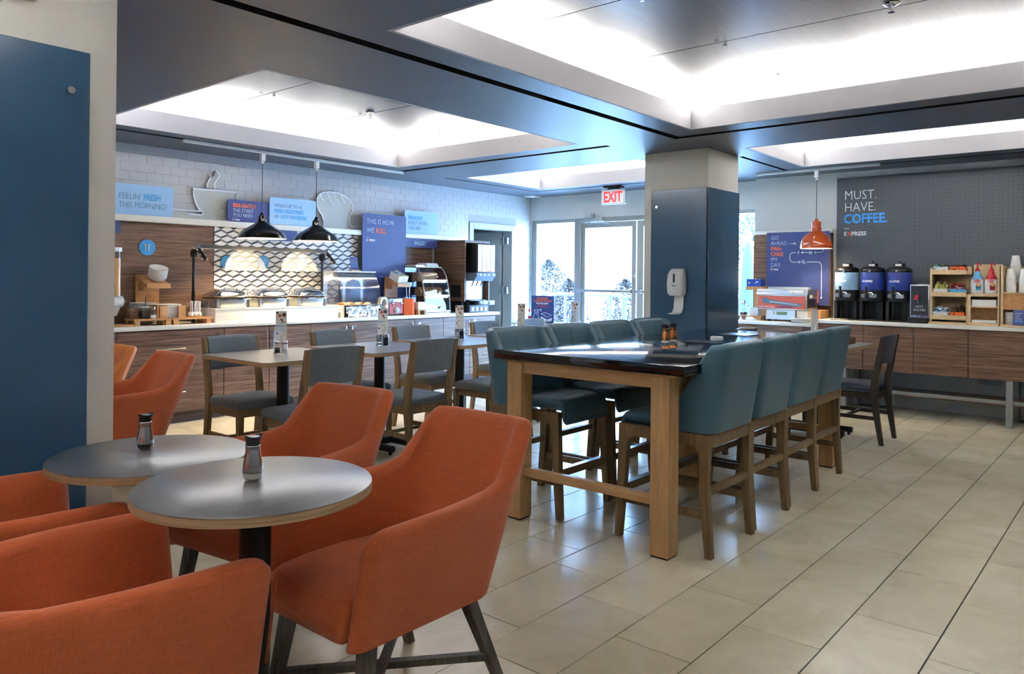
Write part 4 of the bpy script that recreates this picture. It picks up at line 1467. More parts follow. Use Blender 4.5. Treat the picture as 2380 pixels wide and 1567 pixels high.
bp = [(0.235, 0.0), (0.238, 0.006), (0.215, 0.045), (0.195, 0.070), (0.150, 0.098), (0.100, 0.130), (0.060, 0.155), (0.043, 0.168), (0.040, 0.20), (0.034, 0.222)]
pl = pendant('black enamel pendant over the first chafing dish', 4.165, 6.76, 1.722, bp, 'black_gloss', 20, 'black pendants over the buffet')
pendant('black enamel pendant over the last chafing dish', 4.80, 6.76, 1.722, bp, 'black_gloss', 20, 'black pendants over the buffet')
op = [(0.168, 0.0), (0.170, 0.005), (0.166, 0.045), (0.152, 0.095), (0.125, 0.135), (0.090, 0.165), (0.062, 0.182), (0.055, 0.188), (0.054, 0.225), (0.048, 0.228), (0.046, 0.255), (0.050, 0.258), (0.050, 0.290), (0.046, 0.294)]
pendant('orange enamel bell pendant over the pancake machine', 8.53, 2.865, 1.712, op, 'orange_enamel', 8)

# ---- chafing dishes on their riser
rs = T('chafer_riser', 'low white riser box under the chafing dishes', 'riser', (0, 0, 0))
obj('box', B().box(3.755, 6.885, 0.90, 5.19, 7.34, 1.026, 0.006, 2), 'quartz', rs)
obj('lip', B().box(3.75, 6.88, 1.0265, 5.195, 7.345, 1.034, 0.002, 1), 'quartz', rs)


def chafer(label, x):
    t = T('chafing_dish', label, 'chafing dish', (x, 7.10, 1.034), 0, 'chafing dishes')
    W, D = 0.175, 0.17
    b = B(); b.loft([[(u, v, z) for u, v in rrect(-w_, -d_, w_, d_, 0.04, 4)] for w_, d_, z in ((W * .86, D * .86, 0.0), (W * .9, D * .9, 0.008), (W * .93, D * .93, 0.078))])
    obj('water_pan', b, 'steel_brushed', t, ang=40)
    b = B(); b.loft([[(u, v, z) for u, v in rrect(-w_, -d_, w_, d_, 0.04, 4)] for w_, d_, z in ((W * .95, D * .95, 0.079), (W, D, 0.082), (W, D, 0.092), (W * .95, D * .95, 0.095))])
    obj('rim', b, 'chrome', t, ang=40)
    b = B()
    for sx in (-1, 1):
        for sy in (-1, 1):
            b = B().bar((sx * W * .97, sy * D * .85, 0.0), (sx * W * .97, sy * D * .85, 0.085), 0.014, 0.02, up=(0, 1, 0))
            obj('stand_leg', b, 'steel', t)
    b = B(); lp = []
    for k, (w_, d_, z) in enumerate(((1.02, 1.02, 0.112), (1.03, 1.03, 0.116), (1.0, 1.0, 0.128), (0.86, 0.86, 0.158), (0.70, 0.70, 0.178), (0.45, 0.45, 0.190), (0.2, 0.2, 0.194))):
        lp.append([(u, v, z) for u, v in rrect(-W * w_, -D * d_, W * w_, D * d_, 0.05 * min(1, w_), 4)])
    b.loft(lp)
    ld = obj('lid', b, 'chrome', t, ang=30)
    hb = B().tube([(-0.07, -0.10, 0.172), (-0.065, -0.112, 0.20), (0.065, -0.112, 0.20), (0.07, -0.10, 0.172)], 0.006, 8)
    obj('handle', hb, 'steel', ld)
    obj('hinge', B().cyl((-0.05, D + .0, 0.105), (0.05, D + .0, 0.105), 0.012, n=10), 'steel', ld)
    b = B().box(-W * .9, -D * .9, 0.093, W * .9, D * .9, 0.104)
    obj('food', b, 'brown_stuff', t)
    return t


for x, lb in ((3.97, 'beside the plastic spoons'), (4.43, 'in the middle of the three'), (4.895, 'beside the warming case')):
    chafer('steel chafing dish with domed lid, ' + lb, x)

# ---- sneeze guard
sg = T('sneeze_guard', 'tilted clear sneeze guard on black posts over the chafing dishes', 'sneeze guard', (0, 0, 0))
SGX0, SGX1 = 3.66, 5.06
top_, bot_ = (7.02, 1.650), (6.72, 1.405)
dv = Vector((0, bot_[0] - top_[0], bot_[1] - top_[1])); nv = dv.cross(Vector((1, 0, 0))).normalized() * 0.004
b = B()
q = [Vector((SGX0, *top_)), Vector((SGX1, *top_)), Vector((SGX1, *bot_)), Vector((SGX0, *bot_))]
b.loft([[p - nv for p in q], [p + nv for p in q]])
obj('glass', b, 'acrylic', sg)
b = B()
p0 = Vector((SGX0, *top_)); d_ = dv.normalized() * 0.05
b.loft([[p0 - nv * 3 - Vector((.05, 0, 0)), Vector((SGX1 + .05, *top_)) - nv * 3, Vector((SGX1 + .05, *top_)) - nv * 3 + d_, p0 - nv * 3 + d_ - Vector((.05, 0, 0))],
        [p0 - nv * 1.2 - Vector((.05, 0, 0)), Vector((SGX1 + .05, *top_)) - nv * 1.2, Vector((SGX1 + .05, *top_)) - nv * 1.2 + d_, p0 - nv * 1.2 + d_ - Vector((.05, 0, 0))]])
obj('top_rail', b, 'alu', sg)
for x, zf in ((SGX0 - 0.02, 0.90), (5.118, 1.0345)):
    obj('post', B().cyl((x, 7.09, zf), (x, 7.09, 1.20), 0.017, n=16).cyl((x, 7.09, 1.2), (x, 7.09, 1.565), 0.014, n=16), 'black_metal', sg)
    obj('pivot', B().cyl((x - .014, 7.09, 1.565), (x + .014, 7.09, 1.565), 0.042, n=24), 'black_metal', sg)
    a0 = Vector((x, *top_)) - nv * 5; a1 = Vector((x, *top_)) + dv * 0.55 - nv * 5
    obj('arm', B().bar(a0, a1, 0.02, 0.03), 'black_metal', sg)
    for k_ in (0.15, 0.35, 0.5):
        pc = Vector((x, *top_)) + dv * k_ - nv * 5
        obj('bolt', B().cyl(pc - Vector((.03, 0, 0)), pc + Vector((.03, 0, 0)), 0.008, n=10), 'steel', sg)

# ---- warming case
wc = T('warming_case', 'curved glass warming case with lit top between chafing dishes and toaster', 'display case', (0, 0, 0))
WX0, WX1 = 5.235, 5.80
obj('base_box', B().box(WX0, 6.885, 0.90, WX1, 7.24, 1.035, 0.004, 1), 'quartz', wc)
prof = [(7.22, 1.04), (7.22, 1.385), (7.06, 1.40), (6.99, 1.375), (6.945, 1.30), (6.91, 1.18), (6.895, 1.04)]
for x in (WX0 + .004, WX1 - .008):
    obj('side_pane', B().prism([(y, z) for y, z in prof], YZ, x, x + .004), 'acrylic', wc)
b = B()
cv = [(7.06, 1.40), (7.02, 1.39), (6.985, 1.37), (6.962, 1.335), (6.945, 1.30), (6.925, 1.24), (6.91, 1.18), (6.90, 1.10), (6.895, 1.06)]
b.loft([[(WX0, y, z) for y, z in cv], [(WX1, y, z) for y, z in cv]], cap=False, closed=False)
obj('curved_pane', b, 'acrylic', wc, fix=False)
obj('roof', B().box(WX0 - .01, 7.0, 1.402, WX1 + .01, 7.24, 1.418, 0.003, 1), 'white_plastic', wc)
obj('hood', B().prism([(7.06, 1.402), (6.99, 1.378), (6.965, 1.345), (7.0, 1.345), (7.06, 1.36)], YZ, WX0 + .01, WX1 - .01), 'steel_brushed', wc)
obj('lamp_strip', B().box(WX0 + .02, 7.01, 1.330, WX1 - .02, 7.035, 1.343), 'case_led', wc)
bk = B().box(WX0, 7.222, 1.04, WX1, 7.236, 1.40)
obj('rear_plate', bk, 'steel_brushed', wc)
for xa, xb in ((WX0 + .05, WX0 + .26), (WX0 + .31, WX0 + .52)):
    pz = [(xa, 1.06), (xb, 1.06), (xb, 1.25), (xb - .02, 1.30), ((xa + xb) / 2, 1.325), (xa + .02, 1.30), (xa, 1.25)]
    obj('rear_window', B().prism(pz, XZ, 7.214, 7.221), 'smoked', wc)
obj('flap', B().prism([(WX1, 1.405), (WX1 + .09, 1.395), (WX1 + .16, 1.35), (WX1, 1.35)], XZ, 7.02, 7.024), 'acrylic', wc)
for i, (x, y) in enumerate(((5.30, 6.98), (5.38, 7.05), (5.36, 6.95), (5.45, 7.0), (5.52, 6.97), (5.49, 7.08), (5.60, 7.02), (5.67, 6.98))):
    solo(obj('pastry', B().ball((x, y, 1.048), 0.032, 1.25, 1.0, 0.55), 'bread_cut' if i % 3 else 'bagel', ang=80),
         'small pastry lying on the tray of the warming case', 'pastry', 'pastries in the warming case')
tr = T('foil_tray', 'foil-wrapped tray front leaning against the warming case base', 'tray', (0, 0, 0))
r_ = random.Random(5)
b = B()
nx_, nz_ = 22, 8
rows = []
for j in range(nz_ + 1):
    rows.append([(5.27 + (0.03 if j < 3 else 0) * (1 if i < 2 else 0) + (5.80 - 5.27) * i / nx_, 6.862 - 0.012 * math.sin(PI * j / nz_) + r_.uniform(-.006, .006), 0.905 + 0.125 * j / nz_) for i in range(nx_ + 1)])
b.loft(rows, cap=False, closed=False)
obj('foil', b, 'foil', tr, ang=20, fix=False)
obj('tray_rim', B().box(5.26, 6.845, 1.030, 5.82, 6.884, 1.036).box(5.27, 6.872, 0.902, 5.80, 6.884, 1.03), 'black_metal', tr)
cs = T('card_stand', 'small blue card about warm rolls in a wooden foot on the warming case', 'sign', (5.60, 7.12, 1.418))
cb_ = B(); cb_.loft([[(-0.055, 0.0, 0.012), (0.055, 0.0, 0.012), (0.055, 0.003, 0.012), (-0.055, 0.003, 0.012)], [(-0.055, 0.035, 0.165), (0.055, 0.035, 0.165), (0.055, 0.038, 0.165), (-0.055, 0.038, 0.165)]])
obj('card', cb_, 'sign_navy', cs)
obj('foot', B().box(-0.07, -0.02, 0, 0.07, 0.03, 0.016), 'birch', cs)
tl = math.radians(-13)
for i, (s_, m_, bd) in enumerate((('THESE', 'text_pale', 0), ('ROLLS ARE', 'text_pale', 0), ('WARMING', 'text_cyan', .015), ('FOR YOU', 'text_pale', 0))):
    zz = 0.122 - 0.024 * i
    text(s_, cs, (-0.045, 0.0275 * (zz / 0.122) - 0.003, zz), 0.02, m_, bold=bd, tilt=tl, sx=0.85)

# ---- cream cutlery arch, toaster, butter stand, tongs box
ar = T('napkin_arch', 'cream arched dispenser between foil tray and toaster', 'dispenser', (5.855, 6.93, 0.90))
b = B()
arch = [(-0.055, 0), (-0.055, 0.16), (-0.045, 0.20), (-0.02, 0.222), (0.02, 0.222), (0.045, 0.20), (0.055, 0.16), (0.055, 0)]
inn = [(-0.035, 0.09), (-0.035, 0.155), (-0.026, 0.185), (-0.01, 0.197), (0.01, 0.197), (0.026, 0.185), (0.035, 0.155), (0.035, 0.09)]
b.loft([[(u, -.03, v) for u, v in arch], [(u, .03, v) for u, v in arch], [(u, .03, v) for u, v in inn], [(u, -.03, v) for u, v in inn], [(u, -.03, v) for u, v in arch]], cap=False, closed=False)
b.box(-0.055, -.03, 0, 0.055, .03, 0.09)
obj('arch', b, 'cream', ar, ang=40, fix=False)
obj('spout', B().box(0.0, -.055, 0.0, 0.04, -.03, 0.13, 0.01, 2), 'cream', ar)
to = T('toaster', 'red and steel toaster with round dial beside the orange tongs box', 'toaster', (6.048, 7.02, 0.90))
obj('body', B().box(-0.13, -0.12, 0.012, 0.13, 0.12, 0.205, 0.018, 3), 'steel_brushed', to)
obj('front_plate', B().box(-0.118, -0.1245, 0.02, 0.118, -0.1205, 0.155, 0.002, 1), 'toaster_red', to)
for x in (-0.075, 0.06):
    obj('lever_slot', B().box(x - .004, -0.1265, 0.10, x + .004, -0.1245, 0.185), 'black_plastic', to)
    obj('lever', B().box(x - .022, -0.145, 0.14, x + .022, -0.127, 0.152, 0.003, 1), 'steel', to)
    obj('bread_slot', B().box(x - .02, -0.09, 0.2045, x + .02, 0.09, 0.2065), 'black_plastic', to)
obj('button_plate', B().box(-0.03, -0.1265, 0.115, 0.025, -0.1245, 0.165), 'toaster_red', to)
obj('dial', B().cyl((0.0, -0.1245, 0.06), (0.0, -0.145, 0.06), 0.032, n=24).cyl((0.0, -0.1245, 0.06), (0.0, -0.128, 0.06), 0.04, n=24), 'chrome', to)
for x, y in ((-.11, -.1), (.11, -.1), (-.11, .1), (.11, .1)): obj('foot', B().cyl((x, y, 0), (x, y, .012), .012, n=10), 'black_plastic', to)


def tilt_stand(label, x, y, w_, h_, d_, mat):
    t = T('tilted_stand', label, 'stand', (x, y, 0.90))
    obj('upright', B().box(-w_ / 2, 0, 0, w_ / 2, 0.02, h_), mat, t)
    b = B()
    b.loft([[(-w_ / 2, 0.02, h_), (w_ / 2, 0.02, h_), (w_ / 2, 0.02, h_ - .035), (-w_ / 2, 0.02, h_ - .035)],
            [(-w_ / 2, -d_, h_ - .09), (w_ / 2, -d_, h_ - .09), (w_ / 2, -d_, h_ - .125), (-w_ / 2, -d_, h_ - .125)]])
    obj('tilted_shelf', b, mat, t)
    obj('brace', B().box(-w_ / 2 + .02, -d_ * .5, h_ - .15, -w_ / 2 + .04, 0, h_ - .08), mat, t)
    obj('lip', B().box(-w_ / 2, -d_ - .012, h_ - .125, w_ / 2, -d_, h_ - .08), mat, t)
    return t


tilt_stand('beech stand with tilted shelf holding the butter box', 6.22, 7.20, 0.20, 0.46, 0.22, 'beech')
bb = T('open_box', 'tilted white box of butter packets on the beech stand', 'box', (6.23, 7.09, 1.314))
bb.rotation_euler = (math.radians(20), 0, 0)


def open_box(t, w_, d_, h_, mat, th=0.005):
    b = B()
    b.box(-w_ / 2, -d_ / 2, 0, w_ / 2, d_ / 2, th)
    b.box(-w_ / 2, -d_ / 2, th, -w_ / 2 + th, d_ / 2, h_); b.box(w_ / 2 - th, -d_ / 2, th, w_ / 2, d_ / 2, h_)
    b.box(-w_ / 2 + th, -d_ / 2, th, w_ / 2 - th, -d_ / 2 + th, h_); b.box(-w_ / 2 + th, d_ / 2 - th, th, w_ / 2 - th, d_ / 2, h_)
    obj('box_body', b, mat, t)


open_box(bb, 0.15, 0.17, 0.085, 'white_plastic')


def heap(name, label, cat, t, w_, d_, z0, z1, n, mats, seed, size=(0.03, 0.018, 0.004), up=False):
    """loose packets heaped in a box: too many and too small to count"""
    r = random.Random(seed)
    b = B()
    for i in range(n):
        b.mi = r.randrange(len(mats))
        c = Vector((r.uniform(-w_, w_), r.uniform(-d_, d_), 0))
        c.z = z0 + (z1 - z0) * r.random() * (1 - 0.4 * abs(c.x / w_))
        if up: e = Matrix.Rotation(r.uniform(-.5, .5), 3, 'X') @ Matrix.Rotation(r.uniform(-.5, .5), 3, 'Y') @ Matrix.Rotation(r.uniform(-.6, .6), 3, 'Z')
        else: e = Matrix.Rotation(r.uniform(-.7, .7), 3, 'X') @ Matrix.Rotation(r.uniform(-.7, .7), 3, 'Y') @ Matrix.Rotation(r.uniform(0, PI), 3, 'Z')
        sx, sy, sz = size
        if up: sx, sy, sz = size[1], size[2], size[0]
        v = [c + e @ Vector((a * sx, q_ * sy, s_ * sz)) for s_ in (-1, 1) for a, q_ in ((-1, -1), (1, -1), (1, 1), (-1, 1))]
        v = [b.bm.verts.new(p) for p in v]
        for f in ((3, 2, 1, 0), (4, 5, 6, 7), (0, 1, 5, 4), (1, 2, 6, 5), (2, 3, 7, 6), (3, 0, 4, 7)): b.face([v[k_] for k_ in f])
    o = obj(name, b, mats, None, smooth=False)
    o.location = t.location; o.rotation_euler = t.rotation_euler
    return tag(o, label, cat, kind='stuff')


heap('butter_packets', 'yellow and blue butter packets heaped in the tilted white box', 'packets', bb, 0.055, 0.06, 0.04, 0.085, 28, ['yellow_packet', 'white_packet', 'sky_plastic'], 2)
ob = T('tongs_box', 'open orange six-sided box holding steel tongs', 'box', (6.235, 6.915, 0.90))
b = B()
hexp = [(-0.085, -0.03), (0.02, -0.065), (0.09, -0.03), (0.09, 0.045), (-0.015, 0.075), (-0.085, 0.04)]
hin = [(x * .93, y * .93) for x, y in hexp]
b.loft([[(x, y, 0) for x, y in hexp], [(x, y, 0.195) for x, y in hexp], [(x, y, 0.195) for x, y in hin], [(x, y, 0.01) for x, y in hin]], cap=True)
obj('box_body', b, 'orange_plastic', ob, ang=20)
tg = T('tongs', 'steel serving tongs standing in the orange box', 'tongs', (6.235, 6.915, 0.912))
for s_ in (-1, 1):
    obj('arm', B().bar((0.008 * s_, 0, 0.0), (-0.006 + 0.026 * s_, 0.0, 0.33 if s_ > 0 else 0.32), 0.016, 0.004, up=(1, 0, 0)), 'steel', tg)
ws = T('cup_stand', 'little wooden bench under a white dish beside the bakery case', 'stand', (6.405, 6.89, 0.90))
obj('top', B().box(-0.068, -0.05, 0.05, 0.068, 0.05, 0.064), 'beech', ws)
for x in (-0.052, 0.052): obj('leg', B().box(x - .015, -0.05, 0, x + .015, 0.05, 0.05), 'beech', ws)
wdish = T('dish', 'square white dish on the little wooden bench', 'dish', (6.405, 6.89, 0.964))
open_box(wdish, 0.125, 0.09, 0.09, 'white_plastic')

# ---- bakery case
bc = T('bakery_case', 'three-tier bakery case with curved smoked glass doors', 'display case', (0, 0, 0))
AX0, AX1 = 6.49, 6.925
sp = [(7.26, 0.90), (7.26, 1.475), (7.08, 1.485), (7.02, 1.46), (6.965, 1.38), (6.93, 1.28), (6.905, 1.16), (6.89, 1.04), (6.88, 0.905)]
for x in (AX0, AX1 - .006):
    obj('side_pane', B().prism(sp, YZ, x, x + .006), 'smoked', bc)
    obj('side_frame', B().tube([(x + .003, y, z) for y, z in sp[2:]], 0.008, 8), 'alu', bc)
obj('rear_pane', B().box(AX0, 7.255, 0.91, AX1, 7.26, 1.475), 'smoked', bc)
obj('floor_plate', B().box(AX0, 6.88, 0.90, AX1, 7.26, 0.915), 'alu', bc)
obj('roof', B().box(AX0 - .004, 7.05, 1.478, AX1 + .004, 7.262, 1.490, 0.003, 1), 'alu', bc)
for z, yf in ((1.105, 6.915), (1.295, 6.955)):
    obj('shelf', B().box(AX0 + .006, yf, z, AX1 - .006, 7.255, z + .008), 'clear', bc)
    obj('shelf_edge', B().box(AX0 + .006, yf - .008, z - .008, AX1 - .006, yf + .004, z + .014), 'alu', bc)


def front(z0, z1, label):
    import bisect
    cv = [(y, z) for y, z in sp[2:]]
    def yat(z):
        for (ya, za), (yb, zb) in zip(cv, cv[1:]):
            if zb <= z <= za: return yb + (ya - yb) * (z - zb) / (za - zb)
        return cv[-1][0] if z < cv[-1][1] else cv[0][0]
    n = 6
    loop = [(yat(z0 + (z1 - z0) * i / n) - 0.006, z0 + (z1 - z0) * i / n) for i in range(n + 1)]
    b = B()
    b.loft([[(AX0 + .012, y, z) for y, z in loop], [(AX1 - .012, y, z) for y, z in loop]], cap=False, closed=False)
    d = obj('glass_door', b, 'smoked', bc, fix=False)
    ym, zm = loop[1]
    obj('knob', B().ball(((AX0 + AX1) / 2 + .03, ym - 0.014, z0 + 0.05), 0.014), 'chrome', d, ang=80)
    obj('door_rail', B().box(AX0 + .012, loop[0][0] - .008, z0 - .006, AX1 - .012, loop[0][0] + .004, z0 + .012), 'alu', d)


front(0.93, 1.10, ''); front(1.125, 1.29, ''); front(1.315, 1.46, '')
lf = T('sandwich_loaf', 'sliced white sandwich loaf on the top shelf of the bakery case', 'bread', (6.71, 7.13, 1.3035))
sl = [(-0.055, 0), (0.055, 0), (0.055, 0.07), (0.062, 0.09), (0.045, 0.112), (0, 0.118), (-0.045, 0.112), (-0.062, 0.09), (-0.055, 0.07)]
sm_ = B(); sm_.prism(sl, lambda u, v, d: (d, u, v), 0, 0.011)
sme = sm_.mesh('slice')
for i in range(24):
    link('slice', sme, 'bread_cut' if i in (23,) else 'bread', lf, (-0.17 + i * 0.0138, 0, 0), (0, 0.06, 0))
bgm = B().torus((0, 0, 0), 0.036, 0.024, 18, 8, 'X').mesh('bagel', ang=80)
for i in range(8):
    o = link('bagel', bgm, 'bagel', None, (6.535 + i * 0.0505, 7.06, 1.174), (0, 0.0, 0.12))
    tag(o, 'round bagel in the row on the middle shelf of the bakery case', 'bagel', 'bagels in the bakery case')
bag = T('bread_bag', 'clear bag of wrapped buns in the bottom of the bakery case', 'bag', (6.71, 7.08, 0.916))
b = B(); b.ball((0, 0, 0.055), 0.1, 1.6, 1.2, 0.55, 14, 8)
obj('bag_film', b, 'white_packet', bag, ang=80)


def clamshell(label, x, y, z, rz):
    t = T('takeout_box', label, 'box', (x, y, z), rz, 'foam takeout boxes on the bakery case')
    def tray(z0, z1, w0, w1):
        b = B(); b.loft([[(u, v, q_) for u, v in rrect(-w_, -w_ * .75, w_, w_ * .75, 0.02, 3)] for w_, q_ in ((w0, z0), (w1, z1))]); return b
    obj('base', tray(0, 0.012, 0.125, 0.13), 'cream', t)
    obj('lid', tray(0.013, 0.045, 0.13, 0.105), 'white_paper', t)


clamshell('white foam takeout box with raised lid on the bakery case', 6.78, 7.16, 1.4905, 0.1)
solo(obj('paper_stack', B().box(6.49, 7.06, 1.4905, 6.645, 7.25, 1.503).box(6.50, 7.07, 1.5035, 6.635, 7.24, 1.512), 'cream'),
     'flat cream paper bags on top of the bakery case', 'paper bags')

# ---- juice machine and its walnut surround
jb = T('machine_surround', 'walnut open-front box standing around the juice machine', 'cabinet', (0, 0, 0))
JX0, JX1, JY0, JY1, JZ0, JZ1 = 7.12, 7.60, 6.82, 7.385, 1.05, 1.84
obj('side_panel', B().box(JX0, JY0, JZ0, JX0 + .022, JY1, JZ1), 'walnut', jb)
obj('side_panel', B().box(JX1 - .022, JY0, JZ0, JX1, JY1, JZ1), 'walnut', jb)
obj('top_panel', B().box(JX0 + .022, JY0, JZ1 - .03, JX1 - .022, JY1, JZ1), 'walnut', jb)
obj('rear_panel', B().box(JX0 + .022, JY1 - .02, JZ0, JX1 - .022, JY1, JZ1 - .03), 'black_plastic', jb)
obj('vent_plate', B().box(JX0 - .003, 6.89, 1.10, JX0 - .0005, 7.06, 1.26), 'black_plastic', jb)
for x, y in ((JX0 + .03, 6.9), (JX0 + .03, 7.33), (JX1 - .03, 7.33)):
    obj('foot', B().box(x - .02, y - .02, 0.90, x + .02, y + .02, 1.05), 'black_metal', jb)
jm = T('juice_machine', 'four-flavour juice dispenser with glowing SQUEEZE panels', 'dispenser', (0, 0, 0))
obj('cabinet', B().box(7.205, 6.90, 1.07, 7.57, 7.36, 1.795), 'steel_brushed', jm)
obj('head', B().box(7.215, 6.70, 1.42, 7.575, 6.898, 1.80, 0.012, 2), 'black_plastic', jm)
for i in range(4):
    x0 = 7.235 + i * 0.083
    lp = obj('flavour_panel', B().box(x0, 6.688, 1.435, x0 + .070, 6.6985, 1.785, 0.004, 1), 'juice_glow', jm)
    obj('fruit_print', B().box(x0 + .002, 6.686, 1.437, x0 + .068, 6.6875, 1.452), ['text_orange', 'yellow_packet', 'red_packet', 'text_orange'][i], lp)
text('SQUEEZE', jm, (7.29, 6.685, 1.53), 0.055, 'text_slate', face=(PI / 2, -PI / 2, 0))
b = B(); b.loft([[(x, 6.70, 1.418), (x, 6.69, 1.38), (x, 6.75, 1.315), (x, 6.89, 1.315), (x, 6.89, 1.418)] for x in (7.215, 7.575)])
va = obj('valve_bar', b, 'steel_print', jm, ang=20)
for i in range(4):
    x0 = 7.27 + i * 0.083
    obj('button', B().cyl((x0, 6.685, 1.397), (x0, 6.697, 1.397), 0.013, n=14), 'white_plastic', va)
    obj('nozzle', B().cyl((x0, 6.80, 1.315), (x0 - .01, 6.83, 1.245), 0.008, 0.006, n=8), 'black_plastic', va)
obj('splash_plate', B().box(7.225, 6.888, 1.07, 7.56, 6.897, 1.312), 'steel_brushed', jm)
obj('base', B().box(7.20, 6.83, 0.905, 7.585, 7.30, 1.068, 0.008, 2), 'black_plastic', jm)
dt_ = obj('drip_tray', B().box(7.215, 6.70, 1.0, 7.575, 6.829, 1.06, 0.008, 2), 'black_gloss', jm)
obj('panel', B().box(7.215, 6.815, 0.91, 7.575, 6.829, 0.985), 'black_plastic', jm)
for i in range(4):
    x0 = 7.245 + i * 0.083
    obj('touch_key', B().box(x0, 6.808, 0.922, x0 + .045, 6.8145, 0.972), 'white_plastic', jm)

# ---- plates, bowls and jars at the cereal end
tilt_stand('beech stand with tilted shelf carrying the bowls', 3.30, 7.305, 0.22, 0.455, 0.22, 'beech')
bw = B()
bw.loft([[(r * math.cos(2 * PI * i / 28), r * math.sin(2 * PI * i / 28), z) for i in range(28)] for r, z in ((0.045, 0), (0.07, 0.018), (0.084, 0.042), (0.080, 0.042), (0.066, 0.020), (0.042, 0.004))])
bwm = bw.mesh('bowl', ang=60)
tb = math.radians(22)
for i in range(11):
    o = link('bowl', bwm, 'white_paper', None, (3.33, 7.19 - math.sin(tb) * 0.0085 * i, 1.3055 + math.cos(tb) * 0.0085 * i), (tb, 0, 0))
    tag(o, 'white paper bowl in the tilted stack on the beech stand', 'bowl', 'stacked white bowls')


def bench(label, x0, x1, y0, y1):
    t = T('serving_board', label, 'tray', (0, 0, 0))
    obj('board', B().box(x0, y0, 0.945, x1, y1, 0.962), 'beech', t)
    for x in (x0 + .03, x1 - .035):
        for y in (y0 + .02, y1 - .02): obj('foot', B().box(x - .022, y - .02, 0.90, x + .022, y + .02, 0.945), 'beech', t)


bench('beech bench tray under the condiment jars', 2.99, 3.33, 6.87, 7.06)
bench('beech bench tray under the plates and plastic spoons', 3.335, 3.72, 6.87, 7.06)
ph = T('plate_holder', 'beech cradle holding the paper plates', 'holder', (0, 0, 0))
obj('side', B().box(3.205, 6.90, 0.9625, 3.225, 7.05, 1.08), 'beech', ph)
obj('front_post', B().box(3.225, 6.885, 0.9625, 3.29, 6.90, 1.075), 'beech', ph)
obj('front_post', B().box(3.395, 6.885, 0.9625, 3.46, 6.90, 1.075), 'beech', ph)
obj('side', B().box(3.445, 6.90, 0.9625, 3.46, 7.05, 1.05), 'beech', ph)
pm = B(); pm.loft([[(u, v, z) for u, v in rrect(-w_, -w_ * .8, w_, w_ * .8, 0.03, 4)] for w_, z in ((0.095, 0), (0.108, 0.012), (0.106, 0.013), (0.092, 0.003))])
pmm = pm.mesh('plate', ang=60)
for i in range(14):
    o = link('plate', pmm, 'white_paper', None, (3.335, 6.988, 0.963 + 0.0085 * i))
    tag(o, 'white paper plate in the stack in the beech cradle', 'plate', 'stacked square paper plates')
pr_ = B(); pr_.lathe([(0.06, 0), (0.10, 0.008), (0.115, 0.020), (0.113, 0.021), (0.098, 0.011), (0.05, 0.003)], 36)
prm = pr_.mesh('plate', ang=60)
for i in range(14):
    o = link('plate', prm, 'white_paper', None, (3.20, 7.178, 0.90 + 0.0135 * i))
    tag(o, 'round white plate in the stack at the foot of the beech stand', 'plate', 'stacked round plates')


def jar(name, label, x, y, w_, h_, fill, fmat, lid=None, round_=False):
    t = T(name, label, 'jar', (x, y, 0.962))
    if round_: obj('glass', B().lathe([(w_ * .85, 0), (w_, 0.01), (w_ * .95, h_ * .8), (w_ * .8, h_)], 20), 'clear', t, ang=50)
    else:
        b = B(); b.box(-w_, -w_, 0, w_, w_, h_, 0.006, 2); obj('glass', b, 'clear', t)
    if fill: obj('filling', B().box(-w_ * .85, -w_ * .85, 0.004, w_ * .85, w_ * .85, h_ * fill), fmat, t)
    if lid: obj('lid', B().lathe([(w_ * .85, h_), (w_ * .95, h_ + .004), (w_ * .9, h_ + .022), (w_ * .5, h_ + .026)], 20) if round_ else B().box(-w_ * 1.02, -w_ * 1.02, h_, w_ * 1.02, w_ * 1.02, h_ + .01), lid, t, ang=50)
    return t


jar('glass_jar', 'square glass jar of brown sugar packets', 3.035, 7.015, 0.042, 0.10, 0.9, 'brown_stuff')
jar('glass_jar', 'square glass jar of raisins with white lid and spoon', 3.125, 6.978, 0.04, 0.095, 0.7, 'pepper', 'white_plastic')
jar('spice_shaker', 'round glass shaker with steel lid before the plates', 3.165, 6.905, 0.026, 0.082, 0.4, 'salt', 'steel', True)
sp_ = T('spoon', 'steel spoon handle sticking out of the raisin jar', 'spoon', (3.125, 6.99, 0.964))
obj('handle', B().bar((0, 0, 0.0), (0.02, 0, 0.19), 0.012, 0.003, up=(1, 0, 0)), 'steel', sp_)
js = T('spoon_jar', 'clear square jar of white plastic spoons', 'jar', (3.595, 6.965, 0.9622))
jsb = B(); jsb.loft([[(u, v, z) for u, v in rrect(-w_, -w_, w_, w_, .02, 3)] for w_, z in ((0.085, 0.0), (0.09, 0.01), (0.098, 0.14))], cap=False)
obj('glass', jsb, 'clear', js)
for i in range(9):
    o = T('plastic_spoon', 'white plastic spoon standing in the clear jar', 'spoon', (3.54 + 0.04 * (i % 3) + .008 * (i // 3), 6.915 + 0.04 * (i // 3), 0.968), 0, 'plastic spoons in the jar')
    if i == 0:
        h0 = B().bar((0, 0, 0.03), (0.012, 0.01, 0.145), 0.008, 0.004, 0.011, 0.004, up=(1, 0, 0)).mesh('handle')
        h1 = B().ball((0, 0, 0.02), 0.018, 0.85, 0.3, 1.25, 10, 6).mesh('bowl', ang=80)
    link('handle', h0, 'white_plastic', o); link('spoon_bowl', h1, 'white_plastic', o)
    o.rotation_euler = (RND.uniform(-.12, .12), RND.uniform(-.12, .12), RND.uniform(-.4, .4))
ce_ = T('cereal_dispenser', 'tall clear tube cereal dispenser at the pillar end of the counter', 'dispenser', (2.905, 7.10, 0.9))
obj('base', B().box(-0.09, -0.12, 0, 0.09, 0.1, 0.02), 'black_plastic', ce_)
